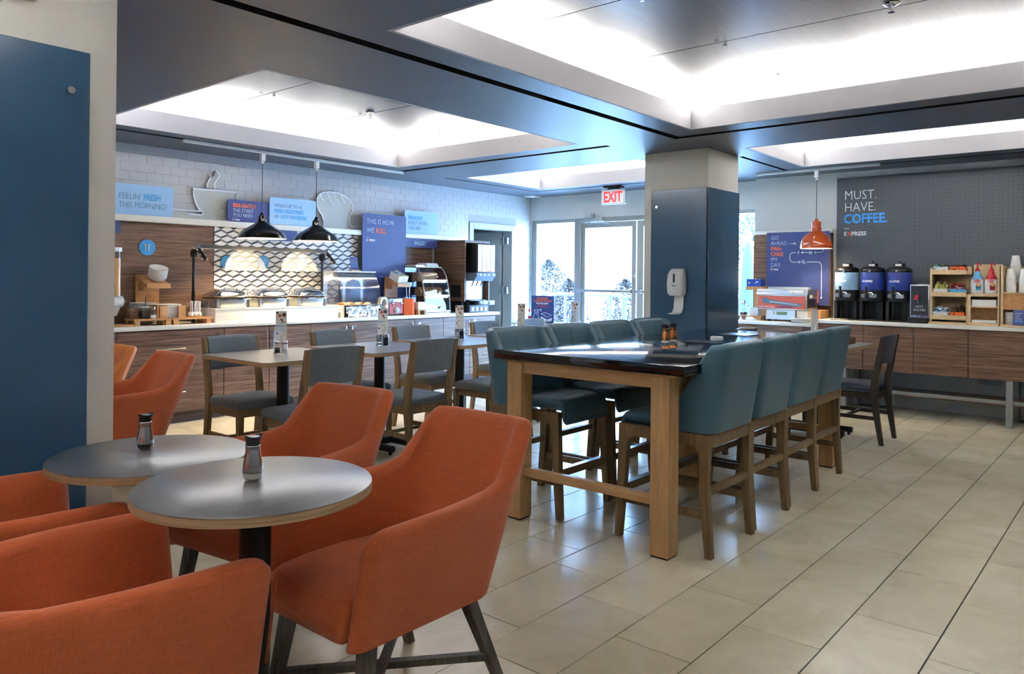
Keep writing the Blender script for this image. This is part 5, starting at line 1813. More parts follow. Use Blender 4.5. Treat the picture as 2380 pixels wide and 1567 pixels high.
obj('column', B().box(-0.02, 0.05, 0.02, 0.02, 0.08, 0.62), 'black_plastic', ce_)
tu = obj('tube', B().cyl((0, -0.02, 0.26), (0, -0.02, 0.66), 0.055, n=24), 'clear', ce_)
obj('cereal', B().cyl((0, -0.02, 0.262), (0, -0.02, 0.60), 0.051, n=20), 'bread', tu)
obj('cap', B().cyl((0, -0.02, 0.66), (0, -0.02, 0.695), 0.06, n=24), 'white_plastic', tu)
obj('wheel_box', B().cyl((-0.065, -0.02, 0.215), (0.065, -0.02, 0.215), 0.05, n=24), 'white_plastic', ce_)
obj('turn_knob', B().cyl((0.066, -0.02, 0.215), (0.10, -0.02, 0.215), 0.008, n=10).box(0.075, -0.045, 0.195, 0.082, 0.005, 0.235), 'steel', ce_)
obj('chute', B().cyl((0, -0.02, 0.09), (0, -0.03, 0.175), 0.025, 0.05, n=20), 'white_plastic', ce_)
solo(bx('wood_board', (2.70, 6.86, 0.90, 2.985, 6.975, 0.918), 'beech'), 'thin beech board under the cereal dispenser spout', 'board')


# ================================================================== coffee and pancake side
solo(bx('pegboard', (9.012, -1.2, 0.94, 9.029, 2.80, 2.52), 'pegboard'), 'large charcoal pegboard panel behind the coffee urns', 'panel')
pg = T('wall_lettering', 'slogan MUST. HAVE. COFFEE. in white and blue on the pegboard', 'lettering', (9.010, 2.72, 1.9))
text('MUST.', pg, (-0.002, 0, 0.375), 0.145, 'text_white', '-X', sx=0.86)
text('HAVE.', pg, (-0.002, 0, 0.240), 0.145, 'text_white', '-X', sx=0.86)
text('COFFEE.', pg, (-0.002, 0.005, 0.110), 0.145, 'text_bright_blue', '-X', 0.02, sx=0.86)
express(pg, 0.0, -0.03, 0.062, '-X', -0.002)

solo(bx('countertop', (8.43, -1.2, 0.905, 9.028, 2.835, 0.94), 'quartz', bev=0.003), 'white worktop under the coffee urns', 'countertop')
for i, lb in enumerate(('nearest the pancake counter', 'below the second coffee urn', 'below the hot water tap', 'below the condiment rack', 'below the paper cups', 'at the unseen end')):
    y1 = 2.83 - 0.478 * i; y0 = y1 - 0.478
    t = T('hung_cabinet', 'walnut hung cabinet ' + lb, 'cabinet', (0, 0, 0), 0, 'walnut cabinets under the coffee worktop')
    bx('carcass', (8.472, y0 + .001, 0.442, 9.025, y1 - .001, 0.904), 'walnut_dark', t)
    d = bx('door', (8.452, y0 + .003, 0.44, 8.471, y1 - .003, 0.898), 'walnut_y', t, bev=0.001, seg=1)
    if i in (1,):
        obj('lock', B().cyl((8.443, y1 - 0.04, 0.84), (8.452, y1 - 0.04, 0.84), 0.013, n=16), 'steel', d)
lf_ = T('leg_frame', 'grey metal leg frame with low walnut shelf under the coffee cabinets', 'frame', (0, 0, 0))
for y in (2.55, 1.06, -0.5):
    for x in (8.485, 8.96):
        obj('leg', B().box(x - .028, y - .028, 0, x + .028, y + .028, 0.441, 0.003, 1), 'alu_frame', lf_)
obj('shelf', B().box(8.56, -0.47, 0.19, 8.99, 2.58, 0.222), 'walnut_y', lf_)
obj('shelf_rail', B().box(8.535, -0.47, 0.205, 8.558, 2.58, 0.24), 'alu_frame', lf_)
obj('wall_outlet', B().box(9.022, 1.20, 0.325, 9.0295, 1.40, 0.385, 0.002, 1), 'wall_grey')
solo(bpy.data.objects['wall_outlet'], 'flat grey outlet plate on the wall under the coffee cabinets', 'outlet')


def urn(label, y, sticker, word, knob):
    t = T('coffee_urn', label, 'coffee urn', (8.74, y, 0.94))
    r = 0.122
    obj('band', B().lathe([(r, 0.325), (r + .001, 0.327), (r + .001, 0.512), (r, 0.514)], 40), sticker, t, ang=50)
    obj('lower_body', B().lathe([(r - .02, 0.205), (r - .004, 0.215), (r, 0.25), (r, 0.325)], 40), 'black_plastic', t, ang=50)
    ld = obj('lid', B().lathe([(r, 0.514), (r + .002, 0.53), (r - .002, 0.548), (0.10, 0.565), (0.055, 0.578), (0.05, 0.58)], 40), 'black_plastic', t, ang=50)
    obj('gauge', B().box(-0.045, -0.045, 0.57, 0.045, 0.045, 0.612, 0.008, 2), 'black_plastic', ld)
    obj('gauge_plate', B().box(-0.047, -0.03, 0.582, -0.0455, 0.03, 0.602), 'white_plastic', ld)
    if knob: obj('knob', B().cyl((0, 0, 0.612), (0, 0, 0.632), 0.018, 0.010, 14), 'black_plastic', ld)
    obj('vent_screw', B().cyl((-r - .006, 0, 0.53), (-r + .006, 0, 0.53), 0.013, n=14), 'steel', ld)
    obj('stand', B().box(-0.06, -0.115, 0.012, 0.12, -0.085, 0.21).box(-0.06, 0.085, 0.012, 0.12, 0.115, 0.21).box(0.06, -0.085, 0.012, 0.12, 0.085, 0.21), 'black_plastic', t)
    ct_ = B()
    ct_.prism([(-0.05, .012), (-0.05, .20), (-0.028, .20), (-0.028, .012)], YZ, -0.075, -0.055); ct_.prism([(0.028, .012), (0.028, .20), (0.05, .20), (0.05, .012)], YZ, -0.075, -0.055)
    obj('cup_guard', ct_, 'black_gloss', t)
    obj('base', B().box(-0.16, -0.125, 0.0, 0.13, 0.125, 0.012, 0.004, 1), 'black_plastic', t)
    fp = B().prism(rrect(-0.078, 0.245, 0.078, 0.288, 0.018, 4), YZ, -r - .022, -r + .01)
    fc = obj('tap_plate', fp, 'steel', t)
    obj('tap', B().cyl((-r - .045, 0.02, 0.235), (-r - .045, 0.02, 0.285), 0.017, n=16).cyl((-r - .045, 0.02, 0.268), (-r + .0, 0.02, 0.268), 0.014, n=12), 'black_plastic', fc)
    obj('tap_lever', B().cyl((-r - .045, 0.02, 0.285), (-r - .055, 0.02, 0.365), 0.010, 0.013, 12), 'black_plastic', fc)
    obj('tap_arm', B().tube([(-r - .03, 0.0, 0.30), (-r - .03, -0.03, 0.30), (-r - .03, -0.05, 0.275)], 0.006, 8), 'steel', fc)
    text(word, t, (-r - .0045, 0.02, 0.41), 0.030, 'text_white', '-X', 0.02, 'CENTER')
    return t


urn('coffee urn with light blue DECAF band', 2.600, 'sticker_sky', 'DECAF', False)
urn('coffee urn with navy COFFEE band beside the decaf urn', 2.338, 'sticker_blue', 'COFFEE', True)
urn('coffee urn with navy COFFEE band beside the hot water tap', 2.077, 'sticker_blue', 'COFFEE', True)

hw = T('hot_water_tap', 'black and steel hot water dispenser labelled HOT WATER', 'dispenser', (8.62, 1.858, 0.94))
obj('housing', B().box(0.0, -0.09, 0.02, 0.2, 0.09, 0.39, 0.006, 2), 'steel_brushed', hw)
obj('top_cap', B().lathe([(0.06, 0.39), (0.06, 0.398), (0.04, 0.402)], 24, (0.09, 0, 0)), 'steel', hw)
fpn = obj('front_panel', B().box(-0.004, -0.078, 0.06, 0.0, 0.080, 0.378), 'dark_screen', hw)
obj('warning_strip', B().box(-0.006, -0.078, 0.06, -0.004, 0.08, 0.082), 'sign_navy', fpn)
obj('drip_tray', B().box(-0.11, -0.088, 0.0, 0.0, 0.088, 0.055, 0.005, 1), 'black_plastic', hw)
obj('spout', B().cyl((-0.03, 0.01, 0.20), (-0.03, 0.01, 0.27), 0.008, n=10).cyl((-0.03, 0.01, 0.265), (0.0, 0.01, 0.265), 0.012, n=10), 'chrome', hw)
obj('red_lever', B().prism([(0.045, 0.235), (0.03, 0.285), (0.0, 0.285), (-0.002, 0.27), (0.012, 0.238)], YZ, -0.05, -0.03), 'red_plastic', hw)
text('HOT', hw, (-0.0065, 0.0, 0.155), 0.034, 'text_white', '-X', 0, 'CENTER')
text('WATER', hw, (-0.0065, 0.0, 0.120), 0.034, 'text_white', '-X', 0, 'CENTER')
text("CAREFUL, IT'S", hw, (-0.0075, 0.076, 0.065), 0.014, 'text_white', '-X', 0.02)
text('HOT', hw, (-0.0075, -0.022, 0.065), 0.014, 'text_orange', '-X', 0.02)
text('IN HERE', hw, (-0.0075, -0.05, 0.065), 0.010, 'text_white', '-X', 0.02, sx=0.6)

# ---- condiment rack
cr = T('condiment_rack', 'birch rack with three tiers of condiment boxes', 'rack', (0, 0, 0))
obj('base', B().box(8.56, 1.43, 0.94, 8.92, 1.765, 0.962), 'birch', cr)
obj('side', B().box(8.62, 1.745, 0.962, 8.92, 1.765, 1.50), 'birch', cr)
obj('side', B().box(8.62, 1.43, 0.962, 8.92, 1.445, 1.24), 'birch', cr)
obj('back', B().box(8.905, 1.445, 0.962, 8.92, 1.745, 1.52), 'birch', cr)
for z in (0.985, 1.215, 1.435):
    obj('tier', B().box(8.60, 1.445, z, 8.905, 1.745, z + .012).box(8.588, 1.44, z, 8.60, 1.75, z + .045), 'birch', cr)
bxs = [(1.450, 'white_plastic', 'orange_plastic', ('tea bags', 'creamer pots')), (1.230, 'white_plastic', 'sky_plastic', ('yellow sweetener', 'red and white sachets')), (1.000, 'white_plastic', 'orange_plastic', ('white sugar sachets', 'brown sugar sticks'))]
HEAP = {('tea bags'): (['green_packet', 'sky_plastic', 'dark_screen', 'yellow_packet'], False), 'creamer pots': (['brown_stuff', 'red_packet', 'dark_screen'], False),
        'yellow sweetener': (['yellow_packet', 'green_packet', 'yellow_packet'], True), 'red and white sachets': (['red_packet', 'white_packet'], False),
        'white sugar sachets': (['white_packet', 'white_packet', 'sky_plastic'], False), 'brown sugar sticks': (['brown_stuff', 'brown_stuff', 'pepper'], True)}
NM = {'white_plastic': 'white', 'orange_plastic': 'orange', 'sky_plastic': 'light blue'}
for r, (z, ma, mb, nm) in enumerate(bxs):
    for j, (y, mt) in enumerate(((1.668, ma), (1.522, mb))):
        t = T('condiment_box', '%s box of %s on the %s tier of the rack' % (NM[mt], nm[j], ['top', 'middle', 'bottom'][r]), 'box', (8.67, y, z))
        b = B()
        lp = [[(u, v, q) for u, v in rrect(-w_ * .5, -w_ * .5, w_ * .5, w_ * .5, .008, 3)] for w_, q in ((0.118, 0), (0.136, 0.062), (0.130, 0.062), (0.112, 0.006))]
        b.loft(lp)
        obj('box_body', b, mt, t, ang=40)
        hm, up = HEAP[nm[j]]
        heap('packets', '%s in the %s box on the %s tier' % (nm[j], NM[mt], ['top', 'middle', 'bottom'][r]), 'packets', t, 0.052, 0.052, 0.03, 0.11 if r else 0.075, 60, hm, 10 * r + j, (0.030, 0.016, 0.002), up)
        if r == 1:
            for q in range(2):
                solo(bx('tea_envelope', (8.735 + .012 * q, y - .05 + .008 * q, z + .062, 8.738 + .012 * q, y + .045, z + .112 + .006 * q), 'brown_stuff'),
                     'dark brown envelope standing behind the %s box' % NM[mt], 'envelope', 'brown envelopes in the rack')

nr = T('napkin_rack', 'birch rack with napkin trays below the creamer bottles', 'rack', (0, 0, 0))
obj('base', B().box(8.56, 1.165, 0.94, 8.92, 1.425, 0.966), 'birch', nr)
obj('side', B().box(8.60, 1.405, 0.966, 8.92, 1.425, 1.245), 'birch', nr)
obj('side', B().box(8.60, 1.165, 0.966, 8.92, 1.18, 1.52), 'birch', nr)
obj('back', B().box(8.905, 1.18, 0.966, 8.92, 1.43, 1.54), 'birch', nr)
obj('top_shelf', B().box(8.59, 1.18, 1.222, 8.905, 1.405, 1.25), 'birch', nr)
obj('mid_shelf', B().box(8.60, 1.18, 1.115, 8.905, 1.405, 1.127), 'birch', nr)
obj('inner_front', B().box(8.74, 1.18, 0.97, 8.752, 1.405, 1.115), 'beech', nr)
for z, h_, lb in ((1.128, 0.062, 'upper'), (0.9665, 0.026, 'lower')):
    solo(obj('napkin_stack', B().box(8.605, 1.19, z, 8.73, 1.395, z + h_, 0.003, 1), 'white_paper'), 'stack of white napkins in the %s compartment of the napkin rack' % lb, 'napkins')


def bottle(label, y, cap, neck):
    t = T('creamer_bottle', label, 'bottle', (8.68, y, 1.25), 0, 'pump creamer bottles')
    obj('body', B().lathe([(0.050, 0), (0.056, 0.008), (0.057, 0.10), (0.052, 0.135), (0.038, 0.165), (0.026, 0.185), (0.024, 0.19)], 28), 'white_plastic', t, ang=50)
    obj('collar', B().lathe([(0.050, 0.140), (0.039, 0.166), (0.027, 0.186), (0.025, 0.214), (0.022, 0.218)], 28), neck, t, ang=50)
    pu = obj('pump', B().lathe([(0.022, 0.216), (0.022, 0.235), (0.012, 0.242), (0.007, 0.26), (0.007, 0.285)], 20), 'red_plastic', t, ang=50)
    obj('nozzle', B().tube([(0, 0, 0.285), (0, 0, 0.296), (-0.01, -0.015, 0.297), (-0.014, -0.026, 0.285), (-0.014, -0.028, 0.27)], 0.006, 8), 'red_plastic', pu)
    obj('mug_print', B().cyl((-0.056, -0.018, 0.075), (-0.0585, -0.018, 0.075), 0.024, n=16).box(-0.0585, -0.040, 0.035, -0.055, 0.004, 0.075), neck, t)
    obj('coffee_print', B().cyl((-0.0582, -0.018, 0.085), (-0.0592, -0.018, 0.085), 0.017, n=16), 'bread', t)
    text('Coffee', t, (-0.0595, 0.028, 0.125), 0.022, 'red_plastic', '-X', 0.01)
    text('mate', t, (-0.0595, 0.020, 0.108), 0.022, 'red_plastic', '-X', 0.01)


bottle('blue-necked creamer bottle with red pump', 1.361, 'red', 'sky_plastic')
bottle('red-necked creamer bottle with red pump', 1.244, 'red', 'red_plastic')

cu = T('cup_rack', 'birch rack holding inverted paper cups and lids', 'rack', (0, 0, 0))
obj('side', B().box(8.60, 1.135, 0.96, 8.92, 1.155, 1.52), 'birch', cu)
obj('base', B().box(8.56, 0.55, 0.94, 8.92, 1.155, 0.962), 'birch', cu)
obj('front_board', B().box(8.62, 0.55, 1.10, 8.634, 1.135, 1.255), 'beech', cu)
obj('shelf', B().box(8.60, 0.55, 1.255, 8.905, 1.135, 1.268), 'birch', cu)
obj('riser', B().box(8.735, 0.55, 1.268, 8.905, 1.135, 1.36), 'birch', cu)
obj('back', B().box(8.905, 0.55, 0.962, 8.92, 1.135, 1.52), 'birch', cu)
obj('side', B().box(8.60, 0.53, 0.96, 8.92, 0.55, 1.52), 'birch', cu)
obj('divider', B().box(8.62, 0.90, 0.962, 8.634, 1.03, 1.02), 'beech', cu)
cm = B(); cm.loft([[(r * math.cos(2 * PI * i / 24), r * math.sin(2 * PI * i / 24), z) for i in range(24)] for r, z in ((0.044, 0), (0.0455, 0.002), (0.044, 0.005), (0.031, 0.098), (0.029, 0.100), (0.028, 0.096), (0.0, 0.095))], cap=False)
cmm = cm.mesh('paper_cup', ang=50)
for si, (x, y, z0, n_) in enumerate(((8.675, 1.082, 1.268, 11), (8.675, 0.973, 1.268, 11), (8.675, 0.862, 1.268, 11), (8.80, 1.06, 1.36, 14), (8.80, 0.945, 1.36, 14), (8.80, 0.83, 1.36, 14))):
    for i in range(n_):
        o = link('paper_cup', cmm, 'white_paper', None, (x, y, z0 + 0.0125 * i))
        tag(o, 'white paper cup upside down in a stack on the %s step of the cup rack' % ('front' if si < 3 else 'rear'), 'cup', 'front cup stacks' if si < 3 else 'rear cup stacks')
lm = B().lathe([(0.046, 0), (0.048, 0.004), (0.043, 0.008), (0.042, 0.014), (0.036, 0.013)], 24).mesh('cup_lid', ang=50)
for i in range(9):
    o = link('takeaway_lid', lm, 'white_plastic', None, (8.685, 1.085, 0.963 + 0.0125 * i))
    tag(o, 'white cup lid in the stack under the paper cups', 'lid', 'stacked cup lids')
gs = T('card_stand', 'navy card START THE DAILY GRIND on the coffee worktop', 'sign', (8.52, 0.985, 0.94))
cb_ = B(); cb_.loft([[(0.0, -0.06, 0.012), (0.0, 0.06, 0.012), (0.003, 0.06, 0.012), (0.003, -0.06, 0.012)], [(0.03, -0.06, 0.165), (0.03, 0.06, 0.165), (0.033, 0.06, 0.165), (0.033, -0.06, 0.165)]])
obj('card', cb_, 'sign_navy', gs)
obj('foot', B().box(-0.02, -0.075, 0, 0.025, 0.075, 0.018), 'birch', gs)
for i, (s_, m_, bd) in enumerate((('START', 'text_pale', 0), ('THE', 'text_pale', 0), ('DAILY', 'text_pale', 0), ('GRIND', 'text_bright_blue', .02))):
    zz = 0.122 - 0.023 * i
    text(s_, gs, (0.024 * zz / 0.122 - 0.0055, 0.045, zz), 0.02, m_, '-X', bd, tilt=math.radians(-11))

# ---- pancake counter
solo(bx('countertop', (8.30, 2.84, 0.866, 9.028, 3.83, 0.90), 'quartz', bev=0.003), 'short white worktop under the pancake machine', 'countertop')
pc = T('pancake_cabinet', 'walnut cabinet under the pancake machine', 'cabinet', (0, 0, 0))
bx('carcass', (8.345, 2.86, 0.08, 9.02, 3.81, 0.865), 'walnut_y', pc)
bx('front', (8.325, 2.94, 0.085, 8.344, 3.80, 0.860), 'walnut_y', pc)
bx('corner_post', (8.318, 2.85, 0.0, 8.344, 2.935, 0.862), 'walnut_dark', pc)
bx('toe_kick', (8.40, 2.88, 0, 9.0, 3.79, 0.08), 'walnut_dark', pc)
solo(bx('backsplash_panel', (8.995, 2.84, 0.901, 9.028, 3.765, 1.905), 'walnut_y'), 'walnut back panel behind the pancake sign', 'panel')
solo(bx('ledge', (8.95, 2.835, 1.907, 9.028, 3.775, 1.95), 'quartz', bev=0.002), 'white ledge on top of the pancake back panel', 'shelf')
ps = T('pancake_sign', 'navy sign GO AHEAD. PAN-CAKE MY DAY. with white arrows', 'sign', (8.925, 3.575, 1.075))
obj('board', B().prism(rrect(-0.725, 0, 0.0, 0.85, 0.006, 2), YZ, 0, 0.018), 'sign_navy', ps)
obj('board_edge', B().box(0.0, -0.745, 0.0, 0.06, -0.727, 0.83), 'walnut_dark', ps)
for i, (s_, m_, bd) in enumerate((('GO', 'text_pale', 0), ('AHEAD.', 'text_pale', 0), ('PAN-', 'text_orange', .02), ('CAKE', 'text_orange', .02), ('MY', 'text_pale', 0), ('DAY.', 'text_pale', 0))):
    text(s_, ps, (-0.002, -0.05, 0.765 - 0.064 * i), 0.066, m_, '-X', bd, sx=0.9)
express(ps, -0.05, 0.405, 0.024, '-X', -0.002)
def pline(pts): obj('arrow', B().tube([(-0.002, -u, v) for u, v in pts], 0.0035, 5), 'text_white', ps)
def head(u, v, du, dv):
    pline([(u - du * .018 - dv * .012, v - dv * .018 + du * .012), (u, v), (u - du * .018 + dv * .012, v - dv * .018 - du * .012)])
pline([(0.275, 0.715), (0.345, 0.715)]); head(0.345, 0.715, 1, 0)
pline([(0.64, 0.715), (0.66, 0.70), (0.66, 0.63), (0.64, 0.61), (0.555, 0.61)]); head(0.555, 0.61, -1, 0)
pline([(0.49, 0.61), (0.41, 0.61)]); head(0.41, 0.61, -1, 0)
pline([(0.35, 0.61), (0.31, 0.61), (0.285, 0.595), (0.275, 0.555), (0.285, 0.515), (0.31, 0.50), (0.40, 0.50)]); head(0.40, 0.50, 1, 0)
pline([(0.47, 0.50), (0.60, 0.50), (0.63, 0.485), (0.64, 0.455), (0.64, 0.08)]); head(0.64, 0.08, 0, -1)
obj('lens_symbol', B().torus((-0.002, -0.43, 0.505), 0.014, 0.003, 16, 6, 'X').tube([(-0.002, -0.441, 0.495), (-0.002, -0.455, 0.48)], 0.004, 5), 'text_white', ps)
for u in (0.505, 0.525): obj('bottle_symbol', B().tube([(-0.002, -u, 0.592), (-0.002, -u, 0.624)], 0.006, 6), 'text_white', ps)
obj('spatula_symbol', B().tube([(-0.002, -0.372, 0.592), (-0.002, -0.385, 0.628)], 0.004, 6), 'text_white', ps)

pm_ = T('pancake_machine', 'steel pancake machine with red FRESH PANCAKES panel', 'pancake machine', (8.56, 3.235, 0.90))
obj('hood', B().box(-0.06, -0.29, 0.13, 0.27, 0.275, 0.345, 0.008, 2), 'steel_brushed', pm_)
obj('roof', B().prism([(-0.07, 0.300), (-0.045, 0.36), (0.27, 0.36), (0.27, 0.300)], lambda u, v, d: (u, d, v), -0.295, 0.28), 'steel_brushed', pm_)
obj('rear_duct', B().box(0.16, -0.22, 0.36, 0.25, 0.24, 0.385), 'alu', pm_)
fp_ = obj('front_panel', B().box(-0.068, -0.27, 0.145, -0.0605, 0.262, 0.285, 0.002, 1), 'panel_red', pm_)
obj('pipe_print', B().prism([(0.21, 0.262), (0.15, 0.262), (0.135, 0.245), (0.02, 0.228), (-0.2, 0.205), (-0.23, 0.195), (-0.23, 0.172), (-0.15, 0.17), (0.05, 0.19), (0.20, 0.205), (0.215, 0.215)], YZ, -0.0705, -0.0685), 'steel_print', fp_)
obj('pipe_shine', B().prism([(0.13, 0.226), (-0.19, 0.196), (-0.19, 0.188), (0.13, 0.212)], YZ, -0.072, -0.071), 'alu', fp_)
text('FRESH PANCAKES', pm_, (-0.0705, 0.255, 0.153), 0.027, 'text_white', '-X', 0, sx=0.86)
text('IN A MINUTE FLAT', pm_, (-0.0705, 0.045, 0.153), 0.027, 'sign_navy', '-X', 0.02, sx=0.82)
obj('brand_plate', B().box(-0.075, -0.25, 0.315, -0.066, -0.09, 0.345, 0.003, 1), 'white_plastic', pm_)
obj('brand_dot', B().cyl((-0.0755, -0.145, 0.33), (-0.0765, -0.145, 0.33), 0.012, n=14), 'yellow_packet', pm_)
obj('side_slot', B().box(-0.02, -0.293, 0.16, 0.2, -0.2905, 0.255), 'black_plastic', pm_)
obj('side_notice', B().box(0.0, -0.296, 0.265, 0.09, -0.2935, 0.30), 'white_paper', pm_)
obj('orange_edge', B().box(0.255, -0.299, 0.21, 0.272, -0.2955, 0.345), 'orange_plastic', pm_)
b = B(); b.loft([[(-0.07, -0.155, 0.022), (-0.045, -0.155, 0.128), (0.20, -0.155, 0.128), (0.20, -0.155, 0.022)], [(-0.07, 0.17, 0.022), (-0.045, 0.17, 0.128), (0.20, 0.17, 0.128), (0.20, 0.17, 0.022)]])
bs = obj('control_box', b, 'steel_brushed', pm_, ang=20)
obj('screen', B().box(-0.062, -0.065, 0.075, -0.052, 0.05, 0.108), 'lcd', bs)
obj('button', B().cyl((-0.066, 0.10, 0.092), (-0.052, 0.10, 0.092), 0.018, n=18), 'white_plastic', bs)
for y in (-0.13, 0.145): obj('foot', B().cyl((-0.03, y, 0), (-0.03, y, 0.022), 0.016, n=12), 'black_plastic', pm_)
for y in (-0.13, 0.145): obj('foot', B().cyl((0.17, y, 0), (0.17, y, 0.022), 0.016, n=12), 'black_plastic', pm_)
obj('chute', B().box(-0.02, -0.28, 0.02, 0.2, -0.16, 0.125), 'cream', pm_)
pl_ = B().lathe([(0.063, 0), (0.103, 0.008), (0.115, 0.020), (0.113, 0.022), (0.10, 0.011), (0.05, 0.004)], 36).mesh('plate', ang=60)
for i in range(3):
    o = link('plate', pl_, 'white_plastic', None, (8.425, 2.975 + .002 * i, 0.90 + 0.012 * i)); tag(o, 'round white plate in the low stack beside the pancake machine', 'plate', 'plates at the pancake machine')
bs_ = T('box_stand', 'beech stand carrying the blue utensil box by the window', 'stand', (8.80, 3.62, 0.90))
obj('upright', B().box(0.02, -0.09, 0, 0.04, 0.06, 0.40), 'beech', bs_)
obj('shelf', B().box(-0.13, -0.09, 0.345, 0.04, 0.10, 0.385), 'beech', bs_)
bl = T('utensil_box', 'open blue box of wrapped utensils on the beech stand', 'box', (8.735, 3.625, 1.286))
open_box(bl, 0.13, 0.17, 0.085, 'blue_plastic')
heap('wrapped_utensils', 'white wrapped utensils inside the blue box', 'packets', bl, 0.05, 0.065, 0.05, 0.075, 26, ['white_paper', 'cream', 'dark_screen'], 8, (0.035, 0.008, 0.003))
tb_ = T('serving_board', 'beech bench tray under the syrup jug', 'tray', (0, 0, 0))
obj('board', B().box(8.50, 3.46, 0.938, 8.74, 3.79, 0.952), 'beech', tb_)
for x in (8.53, 8.71):
    for y in (3.49, 3.76): obj('foot', B().box(x - .02, y - .02, 0.90, x + .02, y + .02, 0.938), 'beech', tb_)
sy = T('syrup_jug', 'glass syrup jug with steel top by the window', 'jug', (8.57, 3.70, 0.952))
obj('glass', B().lathe([(0.042, 0), (0.046, 0.008), (0.044, 0.04), (0.026, 0.10), (0.022, 0.125)], 24), 'clear', sy, ang=50)
obj('syrup_fill', B().lathe([(0.040, 0.004), (0.043, 0.010), (0.041, 0.035)], 20), 'syrup', sy)
obj('lid', B().lathe([(0.024, 0.125), (0.026, 0.135), (0.018, 0.165), (0.014, 0.17)], 20), 'chrome', sy, ang=50)
obj('handle', B().tube([(0, -0.026, 0.12), (0, -0.055, 0.12), (0, -0.06, 0.08), (0, -0.042, 0.05)], 0.005, 8), 'chrome', sy)
wd_ = T('dish', 'square white dish on the bench tray beside the syrup jug', 'dish', (8.60, 3.57, 0.952))
open_box(wd_, 0.10, 0.10, 0.09, 'white_plastic')
solo(bx('wood_block', (8.66, 2.85, 0.9015, 8.92, 2.945, 1.03), 'beech', bev=0.003), 'low beech box behind the plates under the pancake sign', 'box')

# ---- soap dispenser on the column
sd = T('soap_dispenser', 'white hand sanitizer dispenser with curved drip tray on the column', 'dispenser', (6.588, 3.485, 1.03))
b = B()
lp = []
for z, d_, w_ in ((0.175, 0.085, 0.07), (0.20, 0.105, 0.083), (0.28, 0.112, 0.086), (0.37, 0.105, 0.082), (0.42, 0.075, 0.072), (0.432, 0.05, 0.06)):
    lp.append([(-u, v, z) for u, v in rrect(0.0, -w_, d_, w_, 0.03 if d_ > .06 else .02, 4)])
b.loft(lp)
bd = obj('body', b, 'white_plastic', sd, ang=40)
obj('level_window', B().prism(rrect(-0.008, 0.30, 0.008, 0.385, 0.007, 3), YZ, -0.116, -0.109), 'dark_screen', bd)
text('Clean', sd, (-0.1135, 0.022, 0.265), 0.018, 'steel_print', '-X', 0.01)
sh_ = B()
cvp = [(-0.004, 0.20), (-0.010, 0.12), (-0.018, 0.05), (-0.045, 0.012), (-0.10, 0.0), (-0.13, 0.006)]
sh_.loft([[(x, -0.05, z) for x, z in cvp] + [(x, -0.05, z + 0.006) for x, z in cvp[::-1]], [(x, 0.05, z) for x, z in cvp] + [(x, 0.05, z + 0.006) for x, z in cvp[::-1]]])
obj('drip_tray', sh_, 'white_plastic', sd, ang=40)

# ---- window table with cleaning sign
wt = T('side_table', 'white side table under the window beside the glass door', 'table', (0, 0, 0))
obj('top', B().box(8.68, 6.45, 0.67, 9.16, 7.36, 0.70, 0.003, 1), 'white_plastic', wt)
for x in (8.72, 9.12):
    for y in (6.50, 7.31): obj('leg', B().box(x - .02, y - .02, 0, x + .02, y + .02, 0.67), 'white_plastic', wt)
cs2 = T('cleaning_sign', 'blue sign ATTENDANT CLEANING STATION on the window table', 'sign', (8.88, 7.13, 0.70))
obj('board', B().prism(rrect(-0.42, 0.012, 0.0, 0.40, 0.012, 3), YZ, 0, 0.012), 'sign_navy', cs2)
obj('foot', B().box(-0.05, -0.44, 0, 0.10, 0.0, 0.012), 'black_plastic', cs2)
for s_, z_, sz, m_, bd in (('ATTENDANT', 0.345, 0.045, 'text_orange', .015), ('CLEANING STATION', 0.308, 0.045, 'text_orange', .015), ('FOR YOUR SAFETY', 0.275, 0.034, 'text_white', .02),
                           ('For Hotel Use Only', 0.252, 0.022, 'text_orange', 0), ('Disinfectant Spray And Paper Towels', 0.230, 0.022, 'text_orange', 0)):
    text(s_, cs2, (-0.002, -0.21, z_), sz, m_, '-X', bd, 'CENTER', sx=0.80)
def cline(pts, r=0.004): obj('symbol', B().tube([(-0.003, -u, v) for u, v in pts], r, 5), 'text_white', cs2)
cline([(0.035, 0.06), (0.055, 0.11), (0.08, 0.14), (0.08, 0.165), (0.06, 0.175), (0.06, 0.19), (0.14, 0.195), (0.14, 0.175), (0.11, 0.165), (0.105, 0.14), (0.13, 0.10), (0.15, 0.06)])
cline([(0.125, 0.165), (0.145, 0.13)])
for a in (-1, 0, 1): cline([(0.16, 0.19 + .004 * a), (0.20, 0.19 + 0.022 * a)], 0.003)
cline([(0.185, 0.135), (0.27, 0.155), (0.385, 0.115), (0.30, 0.09), (0.185, 0.135)])
obj('symbol', B().prism([(-0.185, 0.095), (-0.30, 0.055), (-0.30, 0.018), (-0.185, 0.06)], YZ, -0.004, -0.0005), 'text_white', cs2)
obj('symbol', B().prism([(-0.31, 0.055), (-0.385, 0.08), (-0.385, 0.04), (-0.31, 0.018)], YZ, -0.004, -0.0005), 'text_white', cs2)
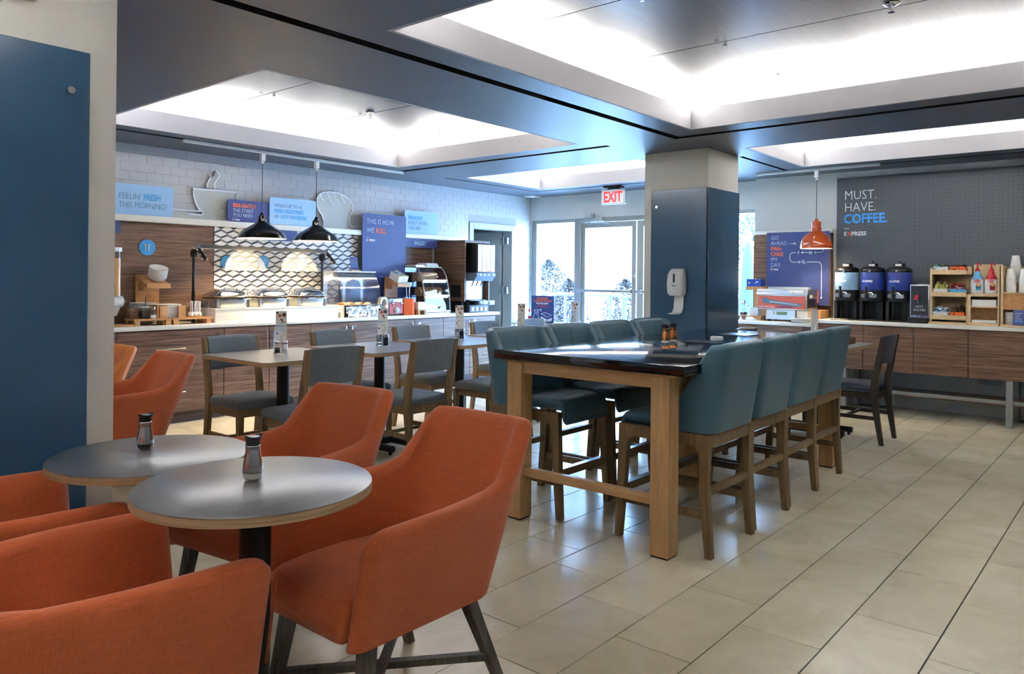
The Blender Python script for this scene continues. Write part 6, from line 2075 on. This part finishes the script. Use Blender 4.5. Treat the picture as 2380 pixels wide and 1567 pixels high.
for i, y in enumerate((7.24, 7.185)):
    t = T('spray_bottle', 'red and white cleaning bottle behind the blue sign', 'bottle', (8.98, y, 0.70), 0, 'red cleaning bottles')
    obj('body', B().lathe([(0.024, 0), (0.026, 0.006), (0.026, 0.12), (0.014, 0.15)], 16), 'white_plastic', t, ang=50)
    obj('cap', B().lathe([(0.016, 0.15), (0.016, 0.185), (0.008, 0.195)], 14), 'red_plastic', t, ang=50)
    obj('label_band', B().lathe([(0.0265, 0.05), (0.0265, 0.09)], 16), 'red_plastic', t, ang=50)

# ---- exit sign, ceiling fittings
ex = T('exit_sign', 'red and white EXIT sign hanging from the ceiling before the door', 'exit sign', (8.62, 5.55, 2.35))
obj('housing', B().box(0.0, -0.185, 0.0, 0.05, 0.185, 0.205, 0.006, 1), 'alu', ex)
fc_ = obj('face', B().box(-0.004, -0.170, 0.012, 0.0, 0.172, 0.193), 'exit_face', ex)
obj('mount', B().box(0.005, -0.09, 0.205, 0.045, 0.09, 0.222).box(-0.04, -0.12, 0.222, 0.09, 0.12, 0.239), 'black_metal', ex)
text('EXIT', ex, (-0.0055, 0.0, 0.033), 0.195, 'exit_red', '-X', 0.012, 'CENTER', sx=0.72)


def sprinkler(label, x, y):
    t = T('sprinkler', label, 'sprinkler', (x, y, 2.90))
    obj('escutcheon', B().lathe([(0.042, -0.001), (0.044, -0.006), (0.030, -0.016), (0.016, -0.014)], 24), 'chrome', t, ang=50)
    obj('frame', B().tube([(-0.012, 0, -0.014), (-0.014, 0, -0.034), (0, 0, -0.05), (0.014, 0, -0.034), (0.012, 0, -0.014)], 0.003, 6), 'chrome', t)
    obj('deflector', B().lathe([(0.018, -0.052), (0.018, -0.0535)], 16), 'chrome', t)


sprinkler('chrome sprinkler in the coffer over the buffet tables', 4.61, 5.66)
sprinkler('chrome sprinkler in the coffer over the bar table', 4.57, 1.14)
solo(bx('ceiling_vent', (8.88, 7.13, ZC - 0.012, 9.08, 7.30, ZC - 0.0005), 'white_plastic', bev=0.003), 'small white vent plate on the ceiling in the corner by the windows', 'vent')

flush_text()
for i, rz in CARDS:
    dup(mc, (CADS[i][0], CADS[i][1], 0.882), rz, 'white breakfast menu card held in the caddy ' + CADS[i][2], 'menu cards in the caddies')
bpy.context.view_layer.update()
